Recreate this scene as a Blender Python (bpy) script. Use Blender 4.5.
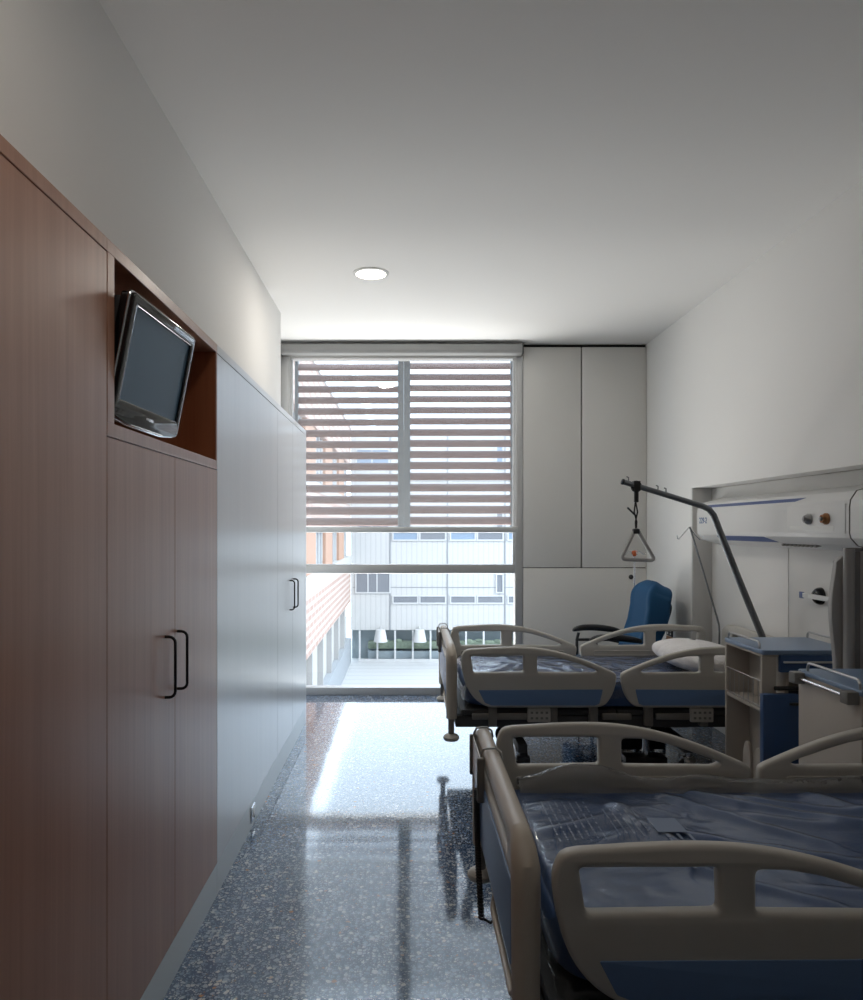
import bpy, bmesh, math, random
from mathutils import Vector, Matrix, Euler, noise

random.seed(4)
for o in list(bpy.data.objects):
    bpy.data.objects.remove(o)
SC = bpy.context.scene
COL = SC.collection
PI = math.pi

# ------------------------------------------------------------------ camera, light, exposure
F, CX, CY, EYE = 760.0, 406.0, 528.0, 1.55
cam_d = bpy.data.cameras.new('camera')
cam_d.sensor_fit = 'HORIZONTAL'
cam_d.sensor_width = 36.0
cam_d.lens = 36.0 * F / 863.0
cam_d.shift_x = (431.5 - CX) / 863.0
cam_d.shift_y = (CY - 500.0) / 863.0
cam_d.clip_start = 0.05
cam_d.clip_end = 300
cam = bpy.data.objects.new('camera', cam_d)
COL.objects.link(cam)
cam.location = (0, 0, EYE)
cam.rotation_euler = (PI / 2, 0, 0)
SC.camera = cam

SKY = 4.2
world = bpy.data.worlds.new('sky')
SC.world = world
world.use_nodes = True
bg = world.node_tree.nodes['Background']
bg.inputs[0].default_value = (0.70, 0.84, 1.0, 1)
# even sky with an added brighter band, shaped to streak the floor reflection
wn = world.node_tree
gtc = wn.nodes.new('ShaderNodeTexCoord')
gsx = wn.nodes.new('ShaderNodeSeparateXYZ')
wn.links.new(gtc.outputs['Generated'], gsx.inputs[0])
gdv = wn.nodes.new('ShaderNodeMath')
gdv.operation = 'DIVIDE'
wn.links.new(gsx.outputs[0], gdv.inputs[0])
wn.links.new(gsx.outputs[2], gdv.inputs[1])
gcp = wn.nodes.new('ShaderNodeMath')
gcp.operation = 'COMPARE'
gad = wn.nodes.new('ShaderNodeMath')
gad.operation = 'ADD'
gad.inputs[1].default_value = 0.322
wn.links.new(gdv.outputs[0], gad.inputs[0])
gab = wn.nodes.new('ShaderNodeMath')
gab.operation = 'ABSOLUTE'
wn.links.new(gad.outputs[0], gab.inputs[0])
gcr = wn.nodes.new('ShaderNodeMapRange')
gcr.inputs['From Min'].default_value = 0.022
gcr.inputs['From Max'].default_value = 0.05
gcr.inputs['To Min'].default_value = 1.0
gcr.inputs['To Max'].default_value = 0.0
wn.links.new(gab.outputs[0], gcr.inputs['Value'])
wn.nodes.remove(gcp)
gmr = wn.nodes.new('ShaderNodeMath')
gmr.operation = 'MULTIPLY_ADD'
gmr.inputs[1].default_value = 3.5
gmr.inputs[2].default_value = SKY
wn.links.new(gcr.outputs[0], gmr.inputs[0])
wn.links.new(gmr.outputs[0], bg.inputs[1])

sun_d = bpy.data.lights.new('sun', 'SUN')
sun_d.energy = 1.3
sun_d.angle = 0.01
sun_d.color = (1.0, 0.93, 0.84)
sun = bpy.data.objects.new('sun', sun_d)
COL.objects.link(sun)
sun.rotation_euler = Vector((-0.62, 0.55, -0.56)).to_track_quat('-Z', 'Y').to_euler()

por_d = bpy.data.lights.new('window_daylight', 'AREA')
por_d.shape = 'RECTANGLE'
por_d.size, por_d.size_y = 2.2, 3.2
por_d.cycles.is_portal = True
por = bpy.data.objects.new('window_daylight', por_d)
COL.objects.link(por)
por.location = (-0.03, 7.2, 1.6)
por.rotation_euler = (-PI / 2, 0, 0)

# added fill lamp below the window, standing in for light off the paving
cfl_d = bpy.data.lights.new('courtyard_fill', 'AREA')
cfl_d.shape = 'RECTANGLE'
cfl_d.size, cfl_d.size_y = 8.0, 2.8
cfl_d.energy = 820
cfl_d.color = (1.0, 0.97, 0.93)
cfl = bpy.data.objects.new('courtyard_fill', cfl_d)
COL.objects.link(cfl)
cfl.location = (-0.3, 9.1, -1.75)
cfl.rotation_euler = (PI + 0.69, 0, 0)

# second added fill lamp just outside the sill, brightening the ceiling by the window
sfl_d = bpy.data.lights.new('sill_fill', 'AREA')
sfl_d.shape = 'RECTANGLE'
sfl_d.size, sfl_d.size_y = 2.2, 0.9
sfl_d.energy = 58
sfl_d.color = (1.0, 0.975, 0.94)
sfl = bpy.data.objects.new('sill_fill', sfl_d)
COL.objects.link(sfl)
sfl.location = (-0.03, 7.95, -0.30)
sfl.rotation_euler = (PI + 0.25, 0, 0)

SC.view_settings.view_transform = 'Standard'
SC.view_settings.look = 'None'
SC.view_settings.gamma = 1.0
SC.view_settings.use_curve_mapping = False
SC.view_settings.exposure = 0.0
SC.cycles.max_bounces = 14
SC.cycles.diffuse_bounces = 7
SC.cycles.glossy_bounces = 5
SC.cycles.transparent_max_bounces = 24
SC.cycles.sample_clamp_indirect = 6.0
SC.cycles.caustics_reflective = True
SC.cycles.use_denoising = True


# ------------------------------------------------------------------ materials
def srgb(r, g, b):
    f = lambda c: (c / 255.0) / 12.92 if c <= 10 else (((c / 255.0) + 0.055) / 1.055) ** 2.4
    return (f(r), f(g), f(b))


def mat(name, col, rough=0.5, metal=0.0, spec=0.5, coat=0.0, coat_rough=0.1, emit=None, estr=1.0, bump=None, vary=None):
    m = bpy.data.materials.new(name)
    m.use_nodes = True
    nt = m.node_tree
    p = nt.nodes['Principled BSDF']
    p.inputs['Base Color'].default_value = (*col, 1)
    p.inputs['Roughness'].default_value = rough
    p.inputs['Metallic'].default_value = metal
    p.inputs['Specular IOR Level'].default_value = spec
    p.inputs['Coat Weight'].default_value = coat
    p.inputs['Coat Roughness'].default_value = coat_rough
    if emit:
        p.inputs['Emission Color'].default_value = (*emit, 1)
        p.inputs['Emission Strength'].default_value = estr
    tc = None
    if bump or vary:
        tc = nt.nodes.new('ShaderNodeTexCoord')
    if bump:
        sc, strength, dist = bump
        n = nt.nodes.new('ShaderNodeTexNoise')
        n.inputs['Scale'].default_value = sc
        n.inputs['Detail'].default_value = 3
        b = nt.nodes.new('ShaderNodeBump')
        b.inputs['Strength'].default_value = strength
        b.inputs['Distance'].default_value = dist
        nt.links.new(tc.outputs['Object'], n.inputs['Vector'])
        nt.links.new(n.outputs['Fac'], b.inputs['Height'])
        nt.links.new(b.outputs['Normal'], p.inputs['Normal'])
    if vary:
        sc, amt = vary
        n = nt.nodes.new('ShaderNodeTexNoise')
        n.inputs['Scale'].default_value = sc
        n.inputs['Detail'].default_value = 4
        mx = nt.nodes.new('ShaderNodeMix')
        mx.data_type = 'RGBA'
        mx.inputs[6].default_value = (*[c * (1 - amt) for c in col], 1)
        mx.inputs[7].default_value = (*[min(1, c * (1 + amt)) for c in col], 1)
        nt.links.new(tc.outputs['Object'], n.inputs['Vector'])
        nt.links.new(n.outputs['Fac'], mx.inputs[0])
        nt.links.new(mx.outputs[2], p.inputs['Base Color'])
    return m


def N(nt, t, **kw):
    n = nt.nodes.new(t)
    for k, v in kw.items():
        setattr(n, k, v)
    return n


def ramp(nt, stops):
    r = nt.nodes.new('ShaderNodeValToRGB')
    while len(r.color_ramp.elements) < len(stops):
        r.color_ramp.elements.new(0.5)
    for e, (p, c) in zip(r.color_ramp.elements, stops):
        e.position = p
        e.color = (*c, 1)
    return r


def terrazzo():
    m = mat('terrazzo', (0.05, 0.06, 0.08), 0.09, spec=0.5, coat=0.35, coat_rough=0.05)
    nt = m.node_tree
    L = nt.links.new
    p = nt.nodes['Principled BSDF']
    tc = N(nt, 'ShaderNodeTexCoord')
    wob = N(nt, 'ShaderNodeTexNoise')
    wob.inputs['Scale'].default_value = 30
    mixv = N(nt, 'ShaderNodeMix', data_type='VECTOR')
    mixv.inputs[0].default_value = 0.02
    L(tc.outputs['Object'], wob.inputs['Vector'])
    L(tc.outputs['Object'], mixv.inputs[4])
    L(wob.outputs['Color'], mixv.inputs[5])
    base = (0.034, 0.066, 0.130)
    cur = None
    for scale, lo, hi, seedoff in ((115.0, 0.04, 0.46, 3.1), (52.0, -0.10, 0.50, 0.0)):
        mp = N(nt, 'ShaderNodeMapping')
        mp.inputs['Location'].default_value = (seedoff, seedoff, 0.03)
        L(mixv.outputs[1], mp.inputs['Vector'])
        v = N(nt, 'ShaderNodeTexVoronoi', voronoi_dimensions='2D')
        v.inputs['Scale'].default_value = scale
        L(mp.outputs['Vector'], v.inputs['Vector'])
        sep = N(nt, 'ShaderNodeSeparateColor')
        L(v.outputs['Color'], sep.inputs[0])
        thr = N(nt, 'ShaderNodeMapRange')
        thr.inputs['To Min'].default_value = lo
        thr.inputs['To Max'].default_value = hi
        L(sep.outputs[0], thr.inputs['Value'])
        lt = N(nt, 'ShaderNodeMath', operation='LESS_THAN')
        L(v.outputs['Distance'], lt.inputs[0])
        L(thr.outputs['Result'], lt.inputs[1])
        rp = ramp(nt, [(0.0, (0.12, 0.18, 0.27)), (0.45, (0.27, 0.34, 0.43)), (0.8, (0.46, 0.49, 0.52)), (0.965, (0.60, 0.60, 0.58)), (0.985, (0.42, 0.20, 0.09))])
        rp.color_ramp.interpolation = 'CONSTANT' if False else 'LINEAR'
        L(sep.outputs[1], rp.inputs[0])
        mx = N(nt, 'ShaderNodeMix', data_type='RGBA')
        L(lt.outputs[0], mx.inputs[0])
        if cur is None:
            mx.inputs[6].default_value = (*base, 1)
        else:
            L(cur, mx.inputs[6])
        L(rp.outputs[0], mx.inputs[7])
        cur = mx.outputs[2]
    L(cur, p.inputs['Base Color'])
    n2 = N(nt, 'ShaderNodeTexNoise')
    n2.inputs['Scale'].default_value = 2.3
    L(tc.outputs['Object'], n2.inputs['Vector'])
    b = N(nt, 'ShaderNodeBump')
    b.inputs['Strength'].default_value = 0.05
    b.inputs['Distance'].default_value = 0.02
    L(n2.outputs['Fac'], b.inputs['Height'])
    L(b.outputs['Normal'], p.inputs['Normal'])
    L(b.outputs['Normal'], p.inputs['Coat Normal'])
    return m


def wood(name, c0, c1, rough=0.38, coat=0.25):
    m = mat(name, c0, rough, spec=0.5, coat=coat, coat_rough=0.28)
    nt = m.node_tree
    L = nt.links.new
    p = nt.nodes['Principled BSDF']
    tc = N(nt, 'ShaderNodeTexCoord')
    mp = N(nt, 'ShaderNodeMapping')
    mp.inputs['Scale'].default_value = (55, 55, 1.1)
    L(tc.outputs['Object'], mp.inputs['Vector'])
    n = N(nt, 'ShaderNodeTexNoise')
    n.inputs['Scale'].default_value = 1.0
    n.inputs['Detail'].default_value = 6
    n.inputs['Distortion'].default_value = 0.4
    L(mp.outputs['Vector'], n.inputs['Vector'])
    mp2 = N(nt, 'ShaderNodeMapping')
    mp2.inputs['Scale'].default_value = (7, 7, 0.35)
    L(tc.outputs['Object'], mp2.inputs['Vector'])
    n2 = N(nt, 'ShaderNodeTexNoise')
    n2.inputs['Scale'].default_value = 1.0
    n2.inputs['Detail'].default_value = 3
    L(mp2.outputs['Vector'], n2.inputs['Vector'])
    ad = N(nt, 'ShaderNodeMath', operation='ADD')
    L(n.outputs['Fac'], ad.inputs[0])
    L(n2.outputs['Fac'], ad.inputs[1])
    hf = N(nt, 'ShaderNodeMath', operation='MULTIPLY')
    hf.inputs[1].default_value = 0.5
    L(ad.outputs[0], hf.inputs[0])
    r = ramp(nt, [(0.3, c0), (0.7, c1)])
    L(hf.outputs[0], r.inputs[0])
    L(r.outputs[0], p.inputs['Base Color'])
    return m


def thin_fresnel(nt):
    """Fresnel that reads the same from both faces of a thin sheet"""
    fr = N(nt, 'ShaderNodeFresnel')
    ge = N(nt, 'ShaderNodeNewGeometry')
    mr = N(nt, 'ShaderNodeMapRange')
    mr.inputs['To Min'].default_value = 1.45
    mr.inputs['To Max'].default_value = 1 / 1.45
    nt.links.new(ge.outputs['Backfacing'], mr.inputs['Value'])
    nt.links.new(mr.outputs['Result'], fr.inputs[0])
    return fr


def glass_pane(name, tint, refl=1.0, haze=0.0):
    m = bpy.data.materials.new(name)
    m.use_nodes = True
    nt = m.node_tree
    nt.nodes.clear()
    L = nt.links.new
    out = N(nt, 'ShaderNodeOutputMaterial')
    tr = N(nt, 'ShaderNodeBsdfTransparent')
    tr.inputs[0].default_value = (*tint, 1)
    gl = N(nt, 'ShaderNodeBsdfGlossy')
    gl.inputs['Roughness'].default_value = 0.0
    fr = thin_fresnel(nt)
    mu = N(nt, 'ShaderNodeMath', operation='MULTIPLY')
    mu.inputs[1].default_value = refl
    L(fr.outputs[0], mu.inputs[0])
    mx = N(nt, 'ShaderNodeMixShader')
    L(mu.outputs[0], mx.inputs[0])
    L(tr.outputs[0], mx.inputs[1])
    L(gl.outputs[0], mx.inputs[2])
    L(mx.outputs[0], out.inputs[0])
    return m


def film(name, tint, haze, haze_col, rough, gloss=1.0, bump=None):
    """clear sheet: mostly see-through, glossy, with a little white in it"""
    m = bpy.data.materials.new(name)
    m.use_nodes = True
    nt = m.node_tree
    nt.nodes.clear()
    L = nt.links.new
    out = N(nt, 'ShaderNodeOutputMaterial')
    tr = N(nt, 'ShaderNodeBsdfTransparent')
    tr.inputs[0].default_value = (*tint, 1)
    df = N(nt, 'ShaderNodeBsdfDiffuse')
    df.inputs[0].default_value = (*haze_col, 1)
    tl = N(nt, 'ShaderNodeBsdfTranslucent')
    tl.inputs[0].default_value = (*haze_col, 1)
    ms = N(nt, 'ShaderNodeMixShader')
    ms.inputs[0].default_value = 0.45
    L(df.outputs[0], ms.inputs[1])
    L(tl.outputs[0], ms.inputs[2])
    m1 = N(nt, 'ShaderNodeMixShader')
    m1.inputs[0].default_value = haze
    L(tr.outputs[0], m1.inputs[1])
    L(ms.outputs[0], m1.inputs[2])
    if gloss > 0:
        gl = N(nt, 'ShaderNodeBsdfGlossy')
        gl.inputs['Roughness'].default_value = rough
        fr = thin_fresnel(nt)
        mu = N(nt, 'ShaderNodeMath', operation='MULTIPLY')
        mu.inputs[1].default_value = gloss
        mu.use_clamp = True
        L(fr.outputs[0], mu.inputs[0])
        m2 = N(nt, 'ShaderNodeMixShader')
        L(mu.outputs[0], m2.inputs[0])
        L(m1.outputs[0], m2.inputs[1])
        L(gl.outputs[0], m2.inputs[2])
        L(m2.outputs[0], out.inputs[0])
        if bump:
            tc = N(nt, 'ShaderNodeTexCoord')
            n = N(nt, 'ShaderNodeTexNoise')
            n.inputs['Scale'].default_value = bump[0]
            n.inputs['Detail'].default_value = 3
            n.inputs['Distortion'].default_value = 1.2
            b = N(nt, 'ShaderNodeBump')
            b.inputs['Strength'].default_value = bump[1]
            b.inputs['Distance'].default_value = bump[2]
            L(tc.outputs['Object'], n.inputs['Vector'])
            L(n.outputs['Fac'], b.inputs['Height'])
            L(b.outputs['Normal'], gl.inputs['Normal'])
            L(b.outputs['Normal'], fr.inputs['Normal'])
    else:
        L(m1.outputs[0], out.inputs[0])
    return m


def ribbed(name, col, axis, pitch, dark, rough=0.5, width=0.12):
    """sheet cladding with narrow dark joints repeating along one axis"""
    m = mat(name, col, rough)
    nt = m.node_tree
    L = nt.links.new
    p = nt.nodes['Principled BSDF']
    tc = N(nt, 'ShaderNodeTexCoord')
    sx = N(nt, 'ShaderNodeSeparateXYZ')
    L(tc.outputs['Object'], sx.inputs[0])
    mu = N(nt, 'ShaderNodeMath', operation='DIVIDE')
    mu.inputs[1].default_value = pitch
    L(sx.outputs[axis], mu.inputs[0])
    fr = N(nt, 'ShaderNodeMath', operation='FRACT')
    L(mu.outputs[0], fr.inputs[0])
    lt = N(nt, 'ShaderNodeMath', operation='LESS_THAN')
    lt.inputs[1].default_value = width
    L(fr.outputs[0], lt.inputs[0])
    mx = N(nt, 'ShaderNodeMix', data_type='RGBA')
    mx.inputs[6].default_value = (*col, 1)
    mx.inputs[7].default_value = (*dark, 1)
    L(lt.outputs[0], mx.inputs[0])
    L(mx.outputs[2], p.inputs['Base Color'])
    return m


def lattice_mat(name):
    """terracotta block screen: staggered pale openings in red-brown clay"""
    m = mat(name, (0.4, 0.2, 0.14), 0.8)
    nt = m.node_tree
    L = nt.links.new
    p = nt.nodes['Principled BSDF']
    tc = N(nt, 'ShaderNodeTexCoord')
    sx = N(nt, 'ShaderNodeSeparateXYZ')
    L(tc.outputs['Object'], sx.inputs[0])
    cb = N(nt, 'ShaderNodeCombineXYZ')
    L(sx.outputs[1], cb.inputs[0])
    L(sx.outputs[2], cb.inputs[1])
    br = N(nt, 'ShaderNodeTexBrick')
    br.inputs['Color1'].default_value = (0.46, 0.31, 0.255, 1)
    br.inputs['Color2'].default_value = (0.42, 0.27, 0.22, 1)
    br.inputs['Mortar'].default_value = (0.58, 0.48, 0.43, 1)
    br.inputs['Scale'].default_value = 1.0
    br.inputs['Mortar Size'].default_value = 0.06
    br.inputs['Brick Width'].default_value = 0.9
    br.inputs['Row Height'].default_value = 0.26
    L(cb.outputs[0], br.inputs['Vector'])
    L(br.outputs['Color'], p.inputs['Base Color'])
    return m


M = {}
M['terrazzo'] = terrazzo()
M['plaster'] = mat('white_paint', (0.82, 0.81, 0.79), 0.7, spec=0.3, bump=(90, 0.05, 0.003))
M['ceiling'] = mat('ceiling_paint', (0.84, 0.83, 0.81), 0.8, spec=0.2)
M['panel'] = mat('wall_panel', (0.72, 0.705, 0.67), 0.45, bump=(60, 0.03, 0.002))
M['head_panel'] = mat('headwall_panel', (0.72, 0.71, 0.69), 0.35)
M['wood'] = wood('beech_laminate', srgb(156, 108, 84), srgb(184, 134, 108))
M['wood_in'] = wood('niche_laminate', srgb(158, 92, 60), srgb(184, 116, 80))
M['white_lam'] = wood('pale_laminate', srgb(196, 197, 198), srgb(206, 206, 206), 0.28, 0.4)
M['kick'] = mat('plinth', srgb(206, 213, 214), 0.3, spec=0.5)
M['gap'] = mat('shadow_gap', (0.015, 0.015, 0.015), 0.9)
M['dark_metal'] = mat('dark_handle', (0.035, 0.032, 0.032), 0.35, 0.8)
M['alu'] = mat('window_aluminium', (0.58, 0.58, 0.575), 0.4, 0.45)
M['alu_light'] = mat('light_aluminium', (0.62, 0.63, 0.63), 0.4, 0.3)
M['louver'] = mat('louver_red_brown', (0.20, 0.11, 0.098), 0.6, vary=(8, 0.15))
M['steel_post'] = mat('galvanised_steel', (0.13, 0.155, 0.17), 0.5, 0.3, vary=(14, 0.25))
M['glass'] = glass_pane('window_glass', (0.97, 0.98, 0.98), 0.9)
M['screen_cloth'] = film('screen_cloth', (1, 1, 1), 0.10, (0.75, 0.73, 0.72), 0.5, gloss=0)
M['cassette'] = mat('blind_cassette', (0.33, 0.33, 0.325), 0.5)
M['bed'] = mat('bed_plastic', srgb(184, 180, 172), 0.42, vary=(3, 0.03), bump=(300, 0.06, 0.001))
M['bed_top'] = mat('bed_grip', srgb(188, 178, 164), 0.4)
M['blue'] = mat('blue_laminate', srgb(100, 128, 168), 0.4)
M['blue_top'] = mat('blue_top', srgb(122, 144, 172), 0.3)
M['blue_dark'] = mat('deep_blue_panel', srgb(56, 84, 126), 0.35)
M['mattress'] = mat('navy_mattress', srgb(56, 82, 124), 0.5, bump=(25, 0.2, 0.01))
M['plastic'] = film('clear_wrap', (0.97, 0.98, 0.99), 0.012, (0.8, 0.82, 0.85), 0.13, 1.1, bump=(3.2, 0.45, 0.04))
M['plastic_hazy'] = film('hazy_wrap', (0.95, 0.96, 0.98), 0.10, (0.66, 0.67, 0.69), 0.12, 1.6, bump=(6, 0.6, 0.04))
M['wrap_fold'] = film('gathered_wrap', (0.85, 0.86, 0.88), 0.38, (0.55, 0.53, 0.50), 0.2, 1.2, bump=(9, 0.5, 0.03))
M['print'] = mat('white_print', srgb(122, 137, 163), 0.6)
M['frame_dark'] = mat('bed_frame', srgb(70, 70, 70), 0.5, 0.2)
M['frame_mid'] = mat('bed_chassis', srgb(120, 116, 110), 0.5)
M['black'] = mat('black_plastic', (0.012, 0.012, 0.013), 0.45)
M['rubber'] = mat('rubber', (0.02, 0.02, 0.02), 0.8)
M['chrome'] = mat('chrome', (0.72, 0.73, 0.75), 0.15, 1.0)
M['steel'] = mat('brushed_steel', (0.50, 0.50, 0.50), 0.32, 1.0)
M['pole'] = mat('grey_pole', (0.16, 0.17, 0.18), 0.35, 0.6)
M['white_pl'] = mat('white_plastic', (0.74, 0.74, 0.72), 0.35)
M['cab'] = mat('cabinet_beige', srgb(176, 168, 158), 0.45, bump=(200, 0.04, 0.001))
M['cab_grey'] = mat('bracket_grey', srgb(120, 118, 114), 0.45)
M['unit'] = mat('supply_unit', (0.72, 0.72, 0.71), 0.36, spec=0.4)
M['stripe'] = mat('blue_stripe', srgb(82, 98, 146), 0.35)
M['bronze'] = mat('bronze_outlet', (0.35, 0.17, 0.08), 0.3, 0.9)
M['gas_steel'] = mat('steel_outlet', (0.40, 0.40, 0.40), 0.3, 0.9)
M['text_blue'] = mat('blue_lettering', srgb(70, 110, 160), 0.5)
M['fabric'] = mat('blue_upholstery', srgb(26, 74, 112), 0.75, spec=0.3, bump=(180, 0.15, 0.002))
M['pillow'] = mat('pillow_cotton', (0.80, 0.77, 0.76), 0.8, bump=(14, 0.6, 0.03))
M['orange'] = mat('orange_plastic', srgb(190, 90, 40), 0.5)
M['screen'] = mat('tv_screen', (0.075, 0.16, 0.25), 0.38, spec=0.35)
M['tv_black'] = mat('gloss_black', (0.008, 0.008, 0.01), 0.08, spec=0.45, coat=0.15, coat_rough=0.02)
M['tv_matte'] = mat('tv_back', (0.02, 0.02, 0.022), 0.5)
M['screen_grey'] = mat('folding_screen_grey', (0.40, 0.39, 0.38), 0.4, 0.3)
M['screen_dark'] = mat('folding_screen_cloth', (0.19, 0.186, 0.182), 0.6)
M['lamp'] = mat('lamp_diffuser', (1, 1, 1), 0.5, emit=(1.0, 0.88, 0.72), estr=16.0)
M['facade'] = ribbed('ribbed_metal_cladding', (0.52, 0.515, 0.505), 0, 0.27, (0.455, 0.45, 0.445), width=0.22)
M['facade_plain'] = mat('white_render', (0.38, 0.375, 0.37), 0.7)
M['joint'] = mat('cladding_joint', (0.27, 0.28, 0.29), 0.7)
M['win_frame'] = mat('white_window_frame', (0.54, 0.54, 0.54), 0.5)
M['win_dark'] = mat('office_window_glass', (0.20, 0.21, 0.23), 0.15, spec=0.5)
M['win_blue'] = mat('sky_window_glass', (0.24, 0.31, 0.40), 0.15, spec=0.5)
M['clay'] = lattice_mat('terracotta_screen')
M['clay_plain'] = mat('terracotta_pier', (0.45, 0.27, 0.19), 0.8)
M['slab'] = mat('pale_concrete', (0.50, 0.48, 0.45), 0.8)
M['paving'] = ribbed('pale_paving', (0.53, 0.53, 0.525), 1, 0.9, (0.44, 0.445, 0.45), width=0.12)
M['hedge'] = mat('hedge_green', (0.17, 0.21, 0.155), 0.9, vary=(9, 0.5))


# ------------------------------------------------------------------ mesh helpers
class MB:
    def __init__(self):
        self.bm = bmesh.new()

    def _merge(self, src):
        me = bpy.data.meshes.new('tmp')
        src.to_mesh(me)
        src.free()
        self.bm.from_mesh(me)
        bpy.data.meshes.remove(me)

    def box(self, x0, x1, y0, y1, z0, z1, bev=0.0, seg=2, rot=None):
        b = bmesh.new()
        bmesh.ops.create_cube(b, size=1.0)
        c = Vector(((x0 + x1) / 2, (y0 + y1) / 2, (z0 + z1) / 2))
        for v in b.verts:
            v.co = Vector((v.co.x * (x1 - x0), v.co.y * (y1 - y0), v.co.z * (z1 - z0)))
        if bev > 0:
            bev = min(bev, 0.49 * min(abs(x1 - x0), abs(y1 - y0), abs(z1 - z0)))
            bmesh.ops.bevel(b, geom=b.edges[:], offset=bev, segments=seg, affect='EDGES', profile=0.5)
        if rot is not None:
            bmesh.ops.rotate(b, verts=b.verts[:], cent=(0, 0, 0), matrix=rot)
        bmesh.ops.translate(b, verts=b.verts[:], vec=c)
        self._merge(b)
        return self

    def cyl(self, p0, p1, r, r2=None, seg=20, bev=0.0):
        p0, p1 = Vector(p0), Vector(p1)
        d = p1 - p0
        b = bmesh.new()
        bmesh.ops.create_cone(b, cap_ends=True, cap_tris=False, segments=seg, radius1=r, radius2=r if r2 is None else r2, depth=d.length)
        if bev > 0:
            es = [e for e in b.edges if abs(e.verts[0].co.z - e.verts[1].co.z) < 1e-6]
            bmesh.ops.bevel(b, geom=es, offset=bev, segments=3, affect='EDGES', profile=0.5)
        q = d.to_track_quat('Z', 'Y').to_matrix()
        bmesh.ops.rotate(b, verts=b.verts[:], cent=(0, 0, 0), matrix=q)
        bmesh.ops.translate(b, verts=b.verts[:], vec=(p0 + p1) / 2)
        self._merge(b)
        return self

    def tube(self, pts, r, seg=12, closed=False, rs=None):
        pts = [Vector(p) for p in pts]
        n = len(pts)
        rings = []
        tang = []
        for i in range(n):
            if closed:
                t = pts[(i + 1) % n] - pts[i - 1]
            elif i == 0:
                t = pts[1] - pts[0]
            elif i == n - 1:
                t = pts[-1] - pts[-2]
            else:
                t = (pts[i + 1] - pts[i]).normalized() + (pts[i] - pts[i - 1]).normalized()
            tang.append(t.normalized())
        up = Vector((0, 0, 1))
        if abs(tang[0].dot(up)) > 0.9:
            up = Vector((1, 0, 0))
        nrm = (up - tang[0] * up.dot(tang[0])).normalized()
        for i in range(n):
            nrm = (nrm - tang[i] * nrm.dot(tang[i])).normalized()
            bi = tang[i].cross(nrm)
            rr = rs[i] if rs else r
            rings.append([self.bm.verts.new(pts[i] + (nrm * math.cos(2 * PI * k / seg) + bi * math.sin(2 * PI * k / seg)) * rr) for k in range(seg)])
        m = n if closed else n - 1
        for i in range(m):
            a, b = rings[i], rings[(i + 1) % n]
            for k in range(seg):
                self.bm.faces.new((a[k], a[(k + 1) % seg], b[(k + 1) % seg], b[k]))
        if not closed:
            self.bm.faces.new(list(reversed(rings[0])))
            self.bm.faces.new(rings[-1])
        return self

    def lathe(self, prof, c=(0, 0, 0), axis='Z', seg=28):
        c = Vector(c)
        rings = []
        for r, h in prof:
            ring = []
            for k in range(seg):
                a = 2 * PI * k / seg
                u, v = r * math.cos(a), r * math.sin(a)
                p = {'Z': (u, v, h), 'X': (h, u, v), 'Y': (v, h, u)}[axis]
                ring.append(self.bm.verts.new(c + Vector(p)))
            rings.append(ring)
        for i in range(len(rings) - 1):
            for k in range(seg):
                self.bm.faces.new((rings[i][k], rings[i][(k + 1) % seg], rings[i + 1][(k + 1) % seg], rings[i + 1][k]))
        self.bm.faces.new(list(reversed(rings[0])))
        self.bm.faces.new(rings[-1])
        return self

    def prism(self, pts, a0, a1, axis='Y', bev=0.0):
        """extrude a closed outline; pts are (u,v): axis Y -> (x,z), X -> (y,z), Z -> (x,y)"""
        b = bmesh.new()

        def P(u, v, a):
            return {'Y': (u, a, v), 'X': (a, u, v), 'Z': (u, v, a)}[axis]
        v0 = [b.verts.new(P(u, v, a0)) for u, v in pts]
        v1 = [b.verts.new(P(u, v, a1)) for u, v in pts]
        n = len(pts)
        b.faces.new(v0)
        b.faces.new(list(reversed(v1)))
        for i in range(n):
            b.faces.new((v0[(i + 1) % n], v0[i], v1[i], v1[(i + 1) % n]))
        bmesh.ops.recalc_face_normals(b, faces=b.faces[:])
        if bev > 0:
            bmesh.ops.bevel(b, geom=b.edges[:], offset=bev, segments=2, affect='EDGES', profile=0.5)
        self._merge(b)
        return self

    def super(self, c, h, e=4.0, nu=28, nv=16, fn=None, rot=None):
        """rounded cushion (superellipsoid) with half sizes h; fn bends points"""
        c = Vector(c)

        def sp(a, p):
            return math.copysign(abs(a) ** p, a)
        pw = 2.0 / e
        rows = []
        for j in range(nv + 1):
            ph = -PI / 2 + PI * j / nv
            row = []
            for i in range(nu):
                th = 2 * PI * i / nu
                p = Vector((h[0] * sp(math.cos(ph), pw) * sp(math.cos(th), pw), h[1] * sp(math.cos(ph), pw) * sp(math.sin(th), pw), h[2] * sp(math.sin(ph), pw)))
                if fn:
                    p = fn(p)
                if rot is not None:
                    p = rot @ p
                row.append(p + c)
            rows.append(row)
        vs = []
        for j, row in enumerate(rows):
            if j in (0, nv):
                vs.append([self.bm.verts.new(row[0])])
            else:
                vs.append([self.bm.verts.new(p) for p in row])
        for j in range(nv):
            for i in range(nu):
                k = (i + 1) % nu
                if j == 0:
                    self.bm.faces.new((vs[0][0], vs[1][k], vs[1][i]))
                elif j == nv - 1:
                    self.bm.faces.new((vs[j][i], vs[j][k], vs[nv][0]))
                else:
                    self.bm.faces.new((vs[j][i], vs[j][k], vs[j + 1][k], vs[j + 1][i]))
        return self

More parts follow.
